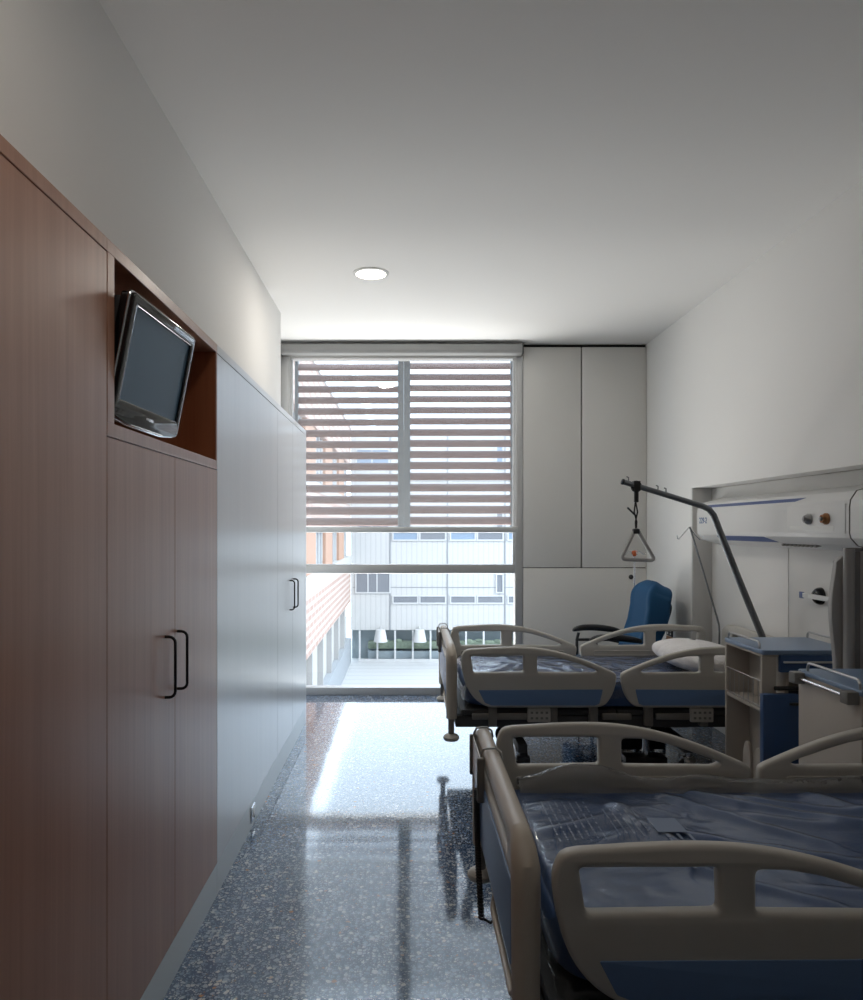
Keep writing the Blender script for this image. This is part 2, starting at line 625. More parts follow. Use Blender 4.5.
    def grid(self, x0, x1, y0, y1, nx, ny, zf, thick=0.0):
        V = [[self.bm.verts.new((x0 + (x1 - x0) * i / nx, y0 + (y1 - y0) * j / ny, 0)) for i in range(nx + 1)] for j in range(ny + 1)]
        for row in V:
            for v in row:
                v.co = Vector(zf(v.co.x, v.co.y))
        for j in range(ny):
            for i in range(nx):
                self.bm.faces.new((V[j][i], V[j][i + 1], V[j + 1][i + 1], V[j + 1][i]))
        if thick:
            r = bmesh.ops.solidify(self.bm, geom=self.bm.faces[:], thickness=thick)
        return self

    def build(self, name, m, parent=None, smooth=35):
        bmesh.ops.recalc_face_normals(self.bm, faces=self.bm.faces[:])
        me = bpy.data.meshes.new(name)
        self.bm.to_mesh(me)
        self.bm.free()
        return link(name, me, m, parent, smooth)


def link(name, me, m, parent=None, smooth=35):
    me.materials.clear()
    me.materials.append(m)
    for p in me.polygons:
        p.use_smooth = True
    me.set_sharp_from_angle(angle=math.radians(smooth))
    o = bpy.data.objects.new(name, me)
    COL.objects.link(o)
    if parent is not None:
        hang(o, parent)
    return o


def hang(o, parent):
    """parent o, its mesh being drawn in world coordinates"""
    o.parent = parent
    o.matrix_parent_inverse = Matrix.Translation(-parent.location) if parent.type == 'EMPTY' else Matrix.Identity(4)


def thing(name, label, cat, loc, group=None):
    o = bpy.data.objects.new(name, None)
    o.empty_display_size = 0.1
    COL.objects.link(o)
    o.location = loc
    o['label'] = label
    o['category'] = cat
    if group:
        o['group'] = group
    return o


def tag(o, label, cat, group=None, kind=None):
    o['label'] = label
    o['category'] = cat
    if group:
        o['group'] = group
    if kind:
        o['kind'] = kind
    return o


def struct(o, label=None, cat=None):
    o['kind'] = 'structure'
    if label:
        o['label'] = label
    if cat:
        o['category'] = cat
    return o


def dup(root, shift, label, group=None):
    r = root.copy()
    COL.objects.link(r)
    r.location = root.location + Vector(shift)
    r['label'] = label
    if group:
        r['group'] = group

    def rec(src, dst):
        for ch in list(src.children):
            c = ch.copy()
            COL.objects.link(c)
            c.parent = dst
            c.matrix_parent_inverse = ch.matrix_parent_inverse.copy()
            rec(ch, c)
    rec(root, r)
    return r


def fillet(pts, r, n=5):
    """round the corners of a closed 2-D outline; r may be one value or a list"""
    out = []
    m = len(pts)
    for i in range(m):
        p = Vector(pts[i])
        a = Vector(pts[i - 1]) - p
        b = Vector(pts[(i + 1) % m]) - p
        rr = r[i] if isinstance(r, (list, tuple)) else r
        rr = min(rr, 0.45 * a.length, 0.45 * b.length)
        if rr <= 1e-5:
            out.append(tuple(p))
            continue
        pa, pb = p + a.normalized() * rr, p + b.normalized() * rr
        for k in range(n + 1):
            t = k / n
            q = pa * (1 - t) ** 2 + p * 2 * t * (1 - t) + pb * t * t
            out.append((q.x, q.y))
    return out


def catmull(pts, n=6, closed=True):
    out = []
    m = len(pts)
    for i in range(m if closed else m - 1):
        if closed:
            p = [Vector(pts[(i + k - 1) % m]) for k in range(4)]
        else:
            p = [Vector(pts[max(0, min(m - 1, i + k - 1))]) for k in range(4)]
        for k in range(n):
            t = k / n
            q = 0.5 * ((2 * p[1]) + (-p[0] + p[2]) * t + (2 * p[0] - 5 * p[1] + 4 * p[2] - p[3]) * t * t + (-p[0] + 3 * p[1] - 3 * p[2] + p[3]) * t ** 3)
            out.append(tuple(q))
    if not closed:
        out.append(tuple(pts[-1]))
    return out


def slab2d(loops, a0, a1, axis='Y', bev=0.008, bseg=2):
    """flat plate with holes (first loop the outline), rounded along its edges"""
    cu = bpy.data.curves.new('outline', 'CURVE')
    cu.dimensions = '2D'
    cu.fill_mode = 'BOTH'
    half = abs(a1 - a0) / 2
    cu.extrude = max(0.0, half - bev)
    cu.bevel_depth = bev
    cu.bevel_resolution = bseg
    cu.offset = -bev
    for lp in loops:
        s = cu.splines.new('POLY')
        s.points.add(len(lp) - 1)
        for p, (u, v) in zip(s.points, lp):
            p.co = (u, v, 0, 1)
        s.use_cyclic_u = True
    ob = bpy.data.objects.new('outline', cu)
    COL.objects.link(ob)
    dg = bpy.context.evaluated_depsgraph_get()
    me = bpy.data.meshes.new_from_object(ob.evaluated_get(dg), depsgraph=dg)
    bpy.data.objects.remove(ob)
    bpy.data.curves.remove(cu)
    mid = (a0 + a1) / 2
    for v in me.vertices:
        u, w, d = v.co
        v.co = {'Y': (u, mid - d, w), 'X': (mid + d, u, w), 'Z': (u, w, mid + d)}[axis]
    b = bmesh.new()
    b.from_mesh(me)
    bmesh.ops.remove_doubles(b, verts=b.verts[:], dist=1e-5)
    bmesh.ops.recalc_face_normals(b, faces=b.faces[:])
    b.to_mesh(me)
    b.free()
    return me


def plate(name, loops, a0, a1, m, parent, axis='Y', bev=0.008):
    return link(name, slab2d(loops, a0, a1, axis, bev), m, parent, 40)


def px(x, y, Y):
    """point seen at photograph pixel x, y when it stands Y metres in front of the lens"""
    return Vector(((x - CX) * Y / F, Y, EYE - (y - CY) * Y / F))


# ------------------------------------------------------------------ room shell
YW = 7.05
CE = 3.26
XR = 2.236
XRR = 2.39
XL = -0.797
XLU = -0.997

struct(MB().box(-1.6, 2.7, -2.2, 7.22, -0.25, 0.0).build('floor', M['terrazzo']))
struct(MB().box(-1.6, 2.7, -2.2, 7.22, CE, CE + 0.3).build('ceiling', M['ceiling']))
w = MB()
w.box(-1.6, -1.42, -2.2, 7.2, 0, CE)
struct(w.build('wall_left', M['plaster']))
struct(MB().box(-1.42, XLU, -2.2, 6.05, 2.327, CE).build('wall_left_upper', M['plaster']))
struct(MB().box(-1.42, -1.165, 6.075, 7.2, 0, CE).build('wall_left_bay', M['plaster']))
w = MB()
w.box(XR, 2.7, -2.2, 7.2, 1.862, CE)
w.box(XR, 2.7, 5.95, 7.2, 0, 1.862)
w.box(XRR + 0.02, 2.7, -2.2, 5.95, 0, 1.862)
struct(w.build('wall_right', M['plaster']))
struct(MB().box(-1.6, 2.7, -2.4, -2.2, 0, CE).build('wall_front', M['plaster']))
# recessed panels behind the bed heads
struct(MB().box(XRR, XRR + 0.02, 4.755, 5.946, 0.0, 1.62, 0.002).build('trim_1', M['head_panel']))
struct(MB().box(XRR, XRR + 0.02, 1.6, 4.747, 0.0, 1.62, 0.002).build('trim_2', M['head_panel']))
struct(MB().box(XRR, XRR + 0.02, -1.6, 1.592, 0.0, 1.62, 0.002).build('trim_3', M['head_panel']))
struct(MB().box(XRR, XRR + 0.02, -1.6, 5.946, 1.624, 1.858, 0.002).build('trim_8', M['head_panel']))
# thin greyer plate across the recess end
struct(MB().box(XR + 0.002, XRR, 5.935, 5.949, 0.0, 1.86, 0.002).build('trim_4', mat('recess_end_grey', (0.55, 0.54, 0.52), 0.4)))
# wall beside the window, faced with flush panels
w = MB()
w.box(1.085, 2.7, 7.10, 7.2, 0, CE)
struct(w.build('wall_back', M['gap']))
xm = (581.5 - CX) * YW / F
struct(MB().box(1.088, xm - 0.006, YW, YW + 0.05, 1.184, 3.228, 0.003).build('trim_5', M['panel']))
struct(MB().box(xm + 0.006, XR - 0.004, YW, YW + 0.05, 1.184, 3.228, 0.003).build('trim_6', M['panel']))
struct(MB().box(1.088, XR - 0.004, YW, YW + 0.05, 0.0, 1.176, 0.003).build('trim_7', M['panel']))
# face of the building outside, around the window
w = MB()
w.box(-9, -1.42, 7.2, 7.45, -6, 9)
w.box(1.12, 12, 7.2, 7.45, -6, 9)
w.box(-1.42, 1.12, 7.2, 7.45, 3.3, 9)
w.box(-1.42, 1.12, 7.2, 7.45, -6, -0.02)
w.box(-1.42, -1.18, 7.2, 7.45, -0.02, 3.3)
struct(w.build('wall_outside', M['facade_plain']), 'pale outer face of this building around the window', 'wall')

# window
win = bpy.data.objects.new('window_1', None)
COL.objects.link(win)
win.location = (-0.03, 7.1, 0)
struct(win, 'tall aluminium window with transom filling the end of the room', 'window')
fr = MB()
fr.box(-1.165, -1.075, YW, 7.16, 0, 3.2, 0.004)
fr.box(1.012, 1.083, YW, 7.16, 0, 3.2, 0.004)
fr.box(-1.08, 1.02, YW, 7.16, 3.12, 3.24, 0.004)
fr.box(-1.08, 1.02, YW, 7.16, 0.0, 0.07, 0.004)
fr.build('window_frame', M['alu'], win)
MB().box(-1.08, 1.02, YW + 0.005, 7.15, 1.128, 1.212, 0.006).build('transom', M['alu'], win)
MB().box(-1.075, -1.052, YW + 0.02, YW + 0.05, 1.21, 3.13, 0.003).build('blind_guide', M['alu_light'], win)
MB().box(0.995, 1.012, YW + 0.02, YW + 0.05, 1.21, 3.13, 0.003).build('blind_guide', M['alu_light'], win)
MB().box(-1.08, 1.02, 7.118, 7.126, 0.06, 1.135).build('glass_pane', M['glass'], win)
MB().box(-1.08, 1.02, 7.118, 7.126, 1.205, 3.13).build('glass_pane', M['glass'], win)

# ------------------------------------------------------------------ wardrobes along the left
ZT = 2.325      # top
ZB = 2.29       # under side of the top board
ZK = 0.136      # plinth height
XB = -1.40


def door(name, y0, y1, z0, z1, m, parent, x=XL, t=0.02, gap=0.0015):
    return MB().box(x - t, x, y0 + gap, y1 - gap, z0, z1, 0.0012, 1).build(name, m, parent)


def dhandle(y, z0, z1, parent, r=0.005, out=0.036):
    pts = []
    x0 = XL - 0.002
    for k in range(5):
        a = PI / 2 * k / 4
        pts.append((x0 + out - 0.02 + 0.02 * math.sin(a), y, z0 + 0.02 - 0.02 * math.cos(a)))
    top = [(p[0], p[1], z0 + z1 - p[2]) for p in reversed(pts)]
    return MB().tube([(x0, y, z0)] + pts + top + [(x0, y, z1)], r, 12).build('handle', M['dark_metal'], parent)


def carcass(y0, y1, m, parent, name='carcass', zlo=ZK):
    t = 0.019
    c = MB()
    c.box(XB, XL - 0.021, y0, y0 + t, zlo, ZB)
    c.box(XB, XL - 0.021, y1 - t, y1, zlo, ZB)
    c.box(XB, XB + t, y0 + t, y1 - t, zlo, ZB)
    c.box(XB + t, XL - 0.021, y0 + t, y1 - t, zlo, zlo + t)
    return c.build(name, m, parent)


Y0, Y1, Y2, Y3, Y4, Y5, Y6 = 1.402, 2.026, 2.622, 3.208, 4.72, 5.345, 6.03
ca = thing('wardrobe', 'tall wood wardrobe with plain doors at the near end of the left-hand run', 'wardrobe', (-1.1, 1.4, 0))
carcass(0.79, Y1, M['wood'], ca)
door('door', 0.79, Y0, ZK, ZB - 0.004, M['wood'], ca)
door('door', Y0, Y1, ZK, ZB - 0.004, M['wood'], ca)
MB().box(XB, XL, 0.79, Y1, ZB, ZT, 0.001, 1).build('top_board', M['wood'], ca)

cb = thing('wardrobe', 'wood wardrobe with an open television niche above two doors', 'wardrobe', (-1.1, 2.6, 0))
NZ0, NZ1 = 1.797, 1.834
carcass(Y1, Y3, M['wood'], cb)
door('door', Y1, Y2, ZK, NZ0 - 0.004, M['wood'], cb)
door('door', Y2, Y3, ZK, NZ0 - 0.004, M['wood'], cb)
cbd = [c for c in cb.children if c.name.startswith('door')]
n = MB()
n.box(XB, XL, Y1 + 0.002, Y3 - 0.002, NZ0, NZ1, 0.001, 1)
n.box(XB, XL, Y1 + 0.004, Y1 + 0.052, NZ1, ZB, 0.001, 1)
n.box(XB, XL, Y3 - 0.014, Y3 - 0.002, NZ1, ZB, 0.001, 1)
n.build('niche_surround', M['wood'], cb)
n = MB()
n.box(XB + 0.02, XL - 0.01, Y1 + 0.052, Y1 + 0.056, NZ1, ZB)
n.box(XB + 0.02, XL - 0.004, Y3 - 0.02, Y3 - 0.014, NZ1, ZB)
n.box(XB + 0.019, XB + 0.03, Y1 + 0.05, Y3 - 0.014, NZ1, ZB)
n.build('niche_lining', M['wood_in'], cb)
MB().box(XB, XL, Y1, Y3, ZB, ZT, 0.001, 1).build('top_board', M['wood'], cb)
hz0, hz1 = 0.99, 1.19
dhandle(Y2 - 0.108, hz0, hz1, cbd[0])
dhandle(Y2 + 0.028, hz0, hz1, cbd[1])

cc = thing('flush_cupboard', 'wide pale flush cupboard front beside the television niche', 'cupboard', (-1.1, 4.0, 0))
carcass(Y3, Y4, M['white_lam'], cc)
door('front_panel', Y3, Y4, ZK, ZB - 0.004, M['white_lam'], cc)
MB().box(XB, XL, Y3, Y4, ZB, ZT, 0.001, 1).build('top_board', M['white_lam'], cc)

cd = thing('wardrobe', 'pale tall wardrobe with two narrow doors and bow handles nearest the window', 'wardrobe', (-1.1, 5.4, 0))
carcass(Y4, Y6, M['white_lam'], cd)
d1 = door('door', Y4, Y5, ZK, ZB - 0.004, M['white_lam'], cd)
d2 = door('door', Y5, Y6 - 0.05, ZK, ZB - 0.004, M['white_lam'], cd)
MB().box(XB, XL, Y6 - 0.049, 6.07, 0.0, ZB, 0.002, 1).build('end_panel', M['white_lam'], cd)
MB().box(XB, XL, Y4, 6.07, ZB, ZT, 0.001, 1).build('top_board', M['white_lam'], cd)
dhandle(Y5 - 0.14, hz0, hz1, d1)
dhandle(Y5 + 0.03, hz0, hz1, d2)

k = MB()
k.box(XB + 0.1, XL - 0.001, 0.79, Y3 - 0.001, 0.0, ZK - 0.004, 0.001, 1)
k.box(XB + 0.1, XL - 0.001, Y3 + 0.001, Y6 - 0.05, 0.0, ZK - 0.004, 0.001, 1)
struct(k.build('baseboard_left', M['kick']))
st = thing('step_light', 'small chrome step light set into the plinth below the pale cupboard', 'light', (XL, 3.95, 0.07))
MB().box(XL - 0.001, XL + 0.004, 3.90, 4.0, 0.03, 0.112, 0.002).build('face_plate', M['chrome'], st)
MB().box(XL + 0.003, XL + 0.006, 3.925, 3.985, 0.05, 0.10, 0.002).build('lens', M['white_pl'], st)

# ------------------------------------------------------------------ ceiling light
def downlight(x, y, watts, label):
    c = (x, y, CE)
    t = thing('ceiling_light', label, 'light', c, 'recessed ceiling downlights')
    MB().lathe([(0.100, 0.0), (0.100, -0.010), (0.112, -0.010), (0.122, -0.004), (0.122, 0.0)], c).build('trim_ring', M['white_pl'], t)
    MB().lathe([(0.100, -0.001), (0.100, -0.006), (0.0005, -0.007)], c).build('lamp', M['lamp'], t)
    d = bpy.data.lights.new('lamp_light', 'AREA')
    d.shape = 'DISK'
    d.size = 0.19
    d.energy = watts
    d.color = (1.0, 0.94, 0.86)
    o = bpy.data.objects.new('lamp_light', d)
    COL.objects.link(o)
    o.location = (0, 0, -0.012)
    o.parent = t
    return t


downlight(-0.235, 5.10, 9, 'round recessed ceiling downlight switched on, in front of the window')
downlight(-0.2, 1.40, 3.5, 'round recessed ceiling downlight switched on, at the door end of the room')
# ------------------------------------------------------------------ roller blind
rb = thing('roller_blind', 'grey screen roller blind lowered over the upper half of the window', 'blind', (-0.03, 6.98, 3.2))
c = MB()
c.prism(fillet([(6.93, 3.232), (7.045, 3.232), (7.045, 3.145), (6.945, 3.145), (6.93, 3.17)], 0.01), -1.14, 1.062, 'X')
c.build('cassette', M['cassette'], rb)
for x_ in (-1.152, 1.062):
    MB().box(x_, x_ + 0.012, 6.925, 7.048, 3.14, 3.24, 0.004).build('end_cap', M['frame_dark'], rb)
MB().box(-1.09, 1.03, 7.018, 7.0195, 1.53, 3.126).build('blind_cloth', M['screen_cloth'], rb)
MB().box(-1.095, 1.035, 7.008, 7.030, 1.508, 1.56, 0.006).build('bottom_bar', M['alu_light'], rb)

# ------------------------------------------------------------------ louvres outside the glass
def louver_screen(x0, x1, xp0, xp1, zoff, label, left):
    t = thing('louver_screen', label, 'louvers', ((x0 + x1) / 2, 8.0, 1.5), 'sun louvers outside the window')
    s = MB()
    n = 15
    for i in range(n):
        zc = 1.615 + zoff + i * 0.1162
        prof = []
        for k in range(16):
            a = 2 * PI * k / 16
            u, v = 0.066 * math.cos(a), 0.024 * math.sin(a)
            an = math.radians(36)
            prof.append((8.0 + u * math.cos(an) - v * math.sin(an), zc + u * math.sin(an) + v * math.cos(an)))
        s.prism(prof, x0, x1, 'X')
    s.build('slats', M['louver'], t)
    q = x0 - 0.035 if left else x1
    for a, b in ((xp0, xp1), (q, q + 0.035)):
        r = MB().box(a, b, 7.95, 8.05, 1.5, 3.40, 0.004).build('mounting_rail', M['steel_post'], t)
        MB().box(a + 0.005, b - 0.005, 7.45, 7.955, 3.34, 3.39, 0.003).build('wall_bracket', M['steel_post'], r)
    return t


louver_screen(-1.13, -0.085, -0.085, -0.0235, 0.0, 'red-brown louver screen outside the window, over the brick wing', True)
louver_screen(0.045, 1.10, -0.0225, 0.045, 0.012, 'red-brown louver screen outside the window, next to the wall panels', False)

# ------------------------------------------------------------------ television
TW, TH = 0.53, 0.345
tvc = Vector((-0.785, 2.355, 2.035))
tv = thing('television', 'glossy black flat television tilted downward in the wooden niche', 'television', tvc)
Rm = Euler((math.radians(-11), 0, 0)).to_matrix()
RTV = Euler((0, 0, math.radians(88))).to_matrix() @ Euler((math.radians(11), 0, 0)).to_matrix()
# local: x width, -y front, z up


def tvpart(name, me_or_mb, m, parent, smooth=35):
    o = me_or_mb.build(name, m, None, smooth) if isinstance(me_or_mb, MB) else link(name, me_or_mb, m, None, smooth)
    for v in o.data.vertices:
        v.co = RTV @ v.co + tvc
    hang(o, parent)
    return o


outer = fillet([(-TW / 2, TH / 2), (TW / 2, TH / 2), (TW / 2, -TH / 2), (0.14, -TH / 2 - 0.012), (-0.14, -TH / 2 - 0.012), (-TW / 2, -TH / 2)], 0.018)
hole = fillet([(-TW / 2 + 0.03, TH / 2 - 0.032), (TW / 2 - 0.03, TH / 2 - 0.032), (TW / 2 - 0.03, -TH / 2 + 0.05), (-TW / 2 + 0.03, -TH / 2 + 0.05)], 0.003)
tvpart('bezel', slab2d([outer, hole], -0.020, 0.022, 'Y', 0.004), M['tv_black'], tv)
tvpart('screen', MB().box(-TW / 2 + 0.025, TW / 2 - 0.025, -0.012, 0.0, -TH / 2 + 0.045, TH / 2 - 0.027), M['screen'], tv)
tvpart('rear_case', MB().box(-TW / 2 + 0.012, TW / 2 - 0.012, 0.018, 0.055, -TH / 2 + 0.01, TH / 2 - 0.012, 0.015).box(-0.18, 0.18, 0.05, 0.085, -0.13, 0.10, 0.015), M['tv_matte'], tv)
tvpart('edge_trim', MB().tube([(p[0], -0.004, p[1]) for p in fillet([(-TW / 2 - 0.001, TH / 2 + 0.001), (TW / 2 + 0.001, TH / 2 + 0.001), (TW / 2 + 0.001, -TH / 2 - 0.001), (0.14, -TH / 2 - 0.013), (-0.14, -TH / 2 - 0.013), (-TW / 2 - 0.001, -TH / 2 - 0.001)], 0.018)], 0.004, 8, True), M['chrome'], tv)
tvpart('logo', MB().box(-0.03, 0.03, -0.022, -0.0195, -TH / 2 + 0.018, -TH / 2 + 0.026, 0.001), M['chrome'], tv)
wa = MB()
wa.cyl((-1.37, 2.40, 2.06), (-0.90, 2.37, 2.05), 0.02)
wa.box(-1.385, -1.365, 2.32, 2.48, 1.98, 2.14, 0.004)
wa.box(-0.905, -0.875, 2.30, 2.42, 1.99, 2.10, 0.004)
wa.build('wall_arm', M['tv_matte'], tv)

# ------------------------------------------------------------------ beds
FY = 4.12 - 0.02


def rx(p):
    return ((p[0] - CX) * FY / F, EYE - (p[1] - CY) * FY / F)


FOOT_OUT = [rx(p) for p in [(461.4, 662), (462.6, 655), (467, 650), (482, 648.6), (499.5, 647.6), (515, 647.2), (531, 647.8), (547, 649.8), (562, 653), (575, 656.8), (586.4, 660.8), (598, 665.4), (607.5, 669.5), (614.5, 672.8), (616.8, 676), (616.4, 683), (614, 692), (610.5, 699), (606, 704.5), (600, 707.2), (588, 708), (560, 708), (530, 708), (500, 708), (489, 707.4), (479.5, 702.8), (472, 695.5), (466.5, 686), (463, 674)]]
FOOT_OUT = catmull(FOOT_OUT, 3)
FOOT_W1 = fillet([rx(p) for p in [(471, 655.8), (523.4, 655.6), (523.8, 672.2), (473.6, 673)]], 0.012)
FOOT_W2 = fillet([rx(p) for p in [(537.6, 656.6), (550, 656.8), (562, 659), (576, 663.2), (590, 668), (597.8, 671.2), (594, 673.2), (537.6, 672.6)]], [0.012, 0.01, 0.01, 0.01, 0.008, 0.008, 0.01, 0.012], 3)
FOOT_BLUE = fillet([rx(p) for p in [(478.4, 690.2), (603, 689.4), (599.5, 704), (595, 705.6), (492, 705.6), (485, 703)]], 0.006)
FOOT_SLOT = fillet([rx(p) for p in [(478, 681.5), (604, 681.5), (604, 686.5), (478, 686.5)]], 0.012)
MIRX = 1.15


def mir(lp):
    return [(2 * MIRX - u, v) for u, v in reversed(lp)]


BED_LABELS = ('electric hospital bed in the foreground with a wrapped mattress and no pillow',
              'electric hospital bed nearer the window, below the lifting pole')
YB = 2.035
bed = thing('hospital_bed', BED_LABELS[0], 'hospital bed', (1.15, YB, 0), 'electric hospital beds')
HALF = 0.48


def rail(foot, side):
    y = YB + side * HALF
    t = 0.019
    f = (lambda l: l) if foot else mir
    r = plate('side_rail', [f(FOOT_OUT), f(FOOT_W1), f(FOOT_W2)], y - t, y + t, M['bed'], bed, 'Y', 0.011)
    yo = y + side * t
    plate('blue_panel', [f(FOOT_BLUE)], yo - 0.004 if side > 0 else yo - 0.002, yo + 0.002 if side > 0 else yo + 0.004, M['blue'], r, 'Y', 0.0015)
    yi = y - side * t
    # long shallow grip on the mattress side
    x0, x1 = (0.36, 1.05) if foot else (1.25, 1.94)
    ring = fillet([(x0, 0.702), (x1, 0.702), (x1, 0.732), (x0, 0.732)], 0.014)
    MB().tube([(u, yi, v) for u, v in ring], 0.004, 8, True).build('grip_edge', M['bed'], r)
    return r


for foot in (True, False):
    for side in (-1, 1):
        rail(foot, side)

# footboard
fo = fillet([(YB - 0.47, 0.585), (YB - 0.47, 0.835), (YB - 0.40, 0.892), (YB + 0.40, 0.892), (YB + 0.47, 0.835), (YB + 0.47, 0.585)], [0.02, 0.05, 0.06, 0.06, 0.05, 0.02])
fh = fillet([(YB - 0.33, 0.822), (YB - 0.33, 0.858), (YB + 0.33, 0.858), (YB + 0.33, 0.822)], 0.012)
fb = plate('footboard', [fo, fh], 0.226, 0.270, M['bed'], bed, 'X', 0.012)
MB().tube([(0.248, YB - 0.39, 0.889), (0.248, YB + 0.39, 0.889)], 0.0235, 16).build('top_grip', M['bed_top'], fb)
for s in (-1, 1):
    y = YB + s * 0.462
    path = [(0.248, y, 0.515), (0.248, y, 0.80), (0.248, y - s * 0.005, 0.845), (0.248, y - s * 0.03, 0.872), (0.248, y - s * 0.07, 0.889), (0.248, y - s * 0.085, 0.889)]
    MB().tube(path, 0.03, 16, rs=[0.029, 0.031, 0.031, 0.028, 0.0235, 0.0235]).build('corner_post', M['bed_top'], fb)
plate('blue_panel', [fillet([(YB - 0.42, 0.615), (YB - 0.42, 0.800), (YB + 0.42, 0.800), (YB + 0.42, 0.615)], 0.02)], 0.222, 0.228, M['blue'], fb, 'X', 0.002)
bar = MB()
bar.tube([(0.24, YB - 0.42, 0.60), (0.232, YB - 0.42, 0.565), (0.228, YB - 0.40, 0.55), (0.228, YB - 0.05, 0.55), (0.232, YB - 0.03, 0.565), (0.24, YB - 0.03, 0.60)], 0.008, 10)
bar.build('accessory_bar', M['bed_top'], fb)
for s in (-1, 1):
    y = YB + s * 0.465
    bs = MB().cyl((0.246, y, 0.52), (0.246, y, 0.425), 0.0165).build('bumper_stem', M['frame_mid'], bed)
    MB().lathe([(0.010, -0.019), (0.036, -0.016), (0.0435, -0.006), (0.0435, 0.004), (0.034, 0.015), (0.012, 0.022)], (0.246, y, 0.412)).build('bumper_wheel', M['bed'], bs)

# headboard
ho = fillet([(YB - 0.47, 0.55), (YB - 0.47, 0.88), (YB - 0.38, 0.92), (YB + 0.38, 0.92), (YB + 0.47, 0.88), (YB + 0.47, 0.55)], [0.02, 0.05, 0.07, 0.07, 0.05, 0.02])
hh = fillet([(YB - 0.30, 0.80), (YB - 0.30, 0.87), (YB + 0.30, 0.87), (YB + 0.30, 0.80)], 0.02)
hb = plate('headboard', [ho, hh], 2.10, 2.145, M['bed'], bed, 'X', 0.012)
plate('blue_panel', [fillet([(YB - 0.40, 0.58), (YB - 0.40, 0.77), (YB + 0.40, 0.77), (YB + 0.40, 0.58)], 0.02)], 2.097, 2.102, M['blue'], hb, 'X', 0.002)

# lying surface and the frame under it
pl = MB()
pl.box(0.30, 0.80, YB - 0.44, YB + 0.44, 0.525, 0.555, 0.006)
pl.box(0.81, 1.15, YB - 0.44, YB + 0.44, 0.525, 0.555, 0.006)
pl.box(1.16, 2.06, YB - 0.44, YB + 0.44, 0.525, 0.555, 0.006)
pl.build('lying_surface', M['frame_dark'], bed)
up = MB()
for s in (-1, 1):
    up.box(0.272, 2.10, YB + s * 0.40 - 0.025, YB + s * 0.40 + 0.025, 0.455, 0.52, 0.006)
up.box(0.272, 0.33, YB - 0.42, YB + 0.42, 0.455, 0.52, 0.006)
up.box(2.05, 2.10, YB - 0.42, YB + 0.42, 0.455, 0.56, 0.006)
up.build('upper_frame', M['frame_dark'], bed)
for s in (-1, 1):
    for x0 in (0.45, 0.78, 1.00, 1.30, 1.60, 1.86):
        b = MB()
        y = YB + s * 0.447
        b.box(x0, x0 + 0.045, y - 0.022, y + 0.022, 0.47, 0.58, 0.006)
        b.build('rail_bracket', M['frame_mid'], bed)
    for x0, ww in ((0.36, 0.40), (1.07, 0.16), (1.36, 0.22)):
        MB().box(x0, x0 + ww, YB + s * 0.452 - 0.012, YB + s * 0.452 + 0.012, 0.505, 0.538, 0.006).build('side_tube', M['frame_mid'], bed)
    for x0 in (0.66, 1.545):
        cpn = MB().box(x0, x0 + 0.125, YB + s * 0.465 - 0.012, YB + s * 0.465 + 0.012, 0.495, 0.572, 0.006).build('control_panel', M['bed'], bed)
        yf = YB + s * 0.478
        bt = MB()
        for i in range(4):
            for j in range(2):
                bt.box(x0 + 0.016 + i * 0.027, x0 + 0.030 + i * 0.027, yf - 0.001, yf + 0.001, 0.512 + j * 0.030, 0.524 + j * 0.030, 0.0006, 1)
        bt.build('buttons', M['cab_grey'], cpn)

# upper bed parts, mattresses and hung items are scaled up about the camera
BS, BZ0 = 1.10, -0.155


def scale_about_camera(o, first=True):
    if o.type == 'EMPTY':
        z = o.location.z
        o.location = (o.location.x * BS, o.location.y * BS, z * BS + BZ0 if z > 0.01 else 0.0)
    else:
        for v in o.data.vertices:
            v.co = (v.co.x * BS, v.co.y * BS, v.co.z * BS + BZ0)
    for c in o.children:
        scale_about_camera(c)
        if o.type == 'EMPTY':
            c.matrix_parent_inverse = Matrix.Translation(-o.location)


scale_about_camera(bed)
YN = YB * BS
# lifting gear and undercarriage
sp = MB()
sp.box(0.66, 1.86, YN - 0.06, YN + 0.06, 0.235, 0.30, 0.008)
sp.build('undercarriage', M['frame_mid'], bed)
for x_ in (0.71, 1.72):
    cb_ = MB()
    cb_.box(x_ - 0.03, x_ + 0.03, YN - 0.44, YN + 0.44, 0.18, 0.235, 0.008)
    cb_.build('cross_beam', M['frame_dark'], bed)
lc = MB()
lc.box(1.30, 1.66, YN - 0.20, YN + 0.20, 0.13, 0.345, 0.015)
lc.build('lift_column', M['black'], bed)
for s in (-1, 1):
    MB().tube([(0.80, YN + s * 0.16, 0.27), (1.02, YN + s * 0.16, 0.36)], 0.02, 10).build('lift_arm', M['frame_dark'], bed)
    ac = MB()
    ac.cyl((1.50, YN + s * 0.30, 0.10), (1.50, YN + s * 0.30, 0.34), 0.024)
    ac.cyl((1.50, YN + s * 0.30, 0.30), (1.50, YN + s * 0.30, 0.36), 0.034)
    ac.build('actuator', M['chrome'], bed)
    MB().box(1.36, 1.62, YN + s * 0.30 - 0.06, YN + s * 0.30 + 0.06, 0.085, 0.13, 0.008).build('actuator_foot', M['black'], bed)
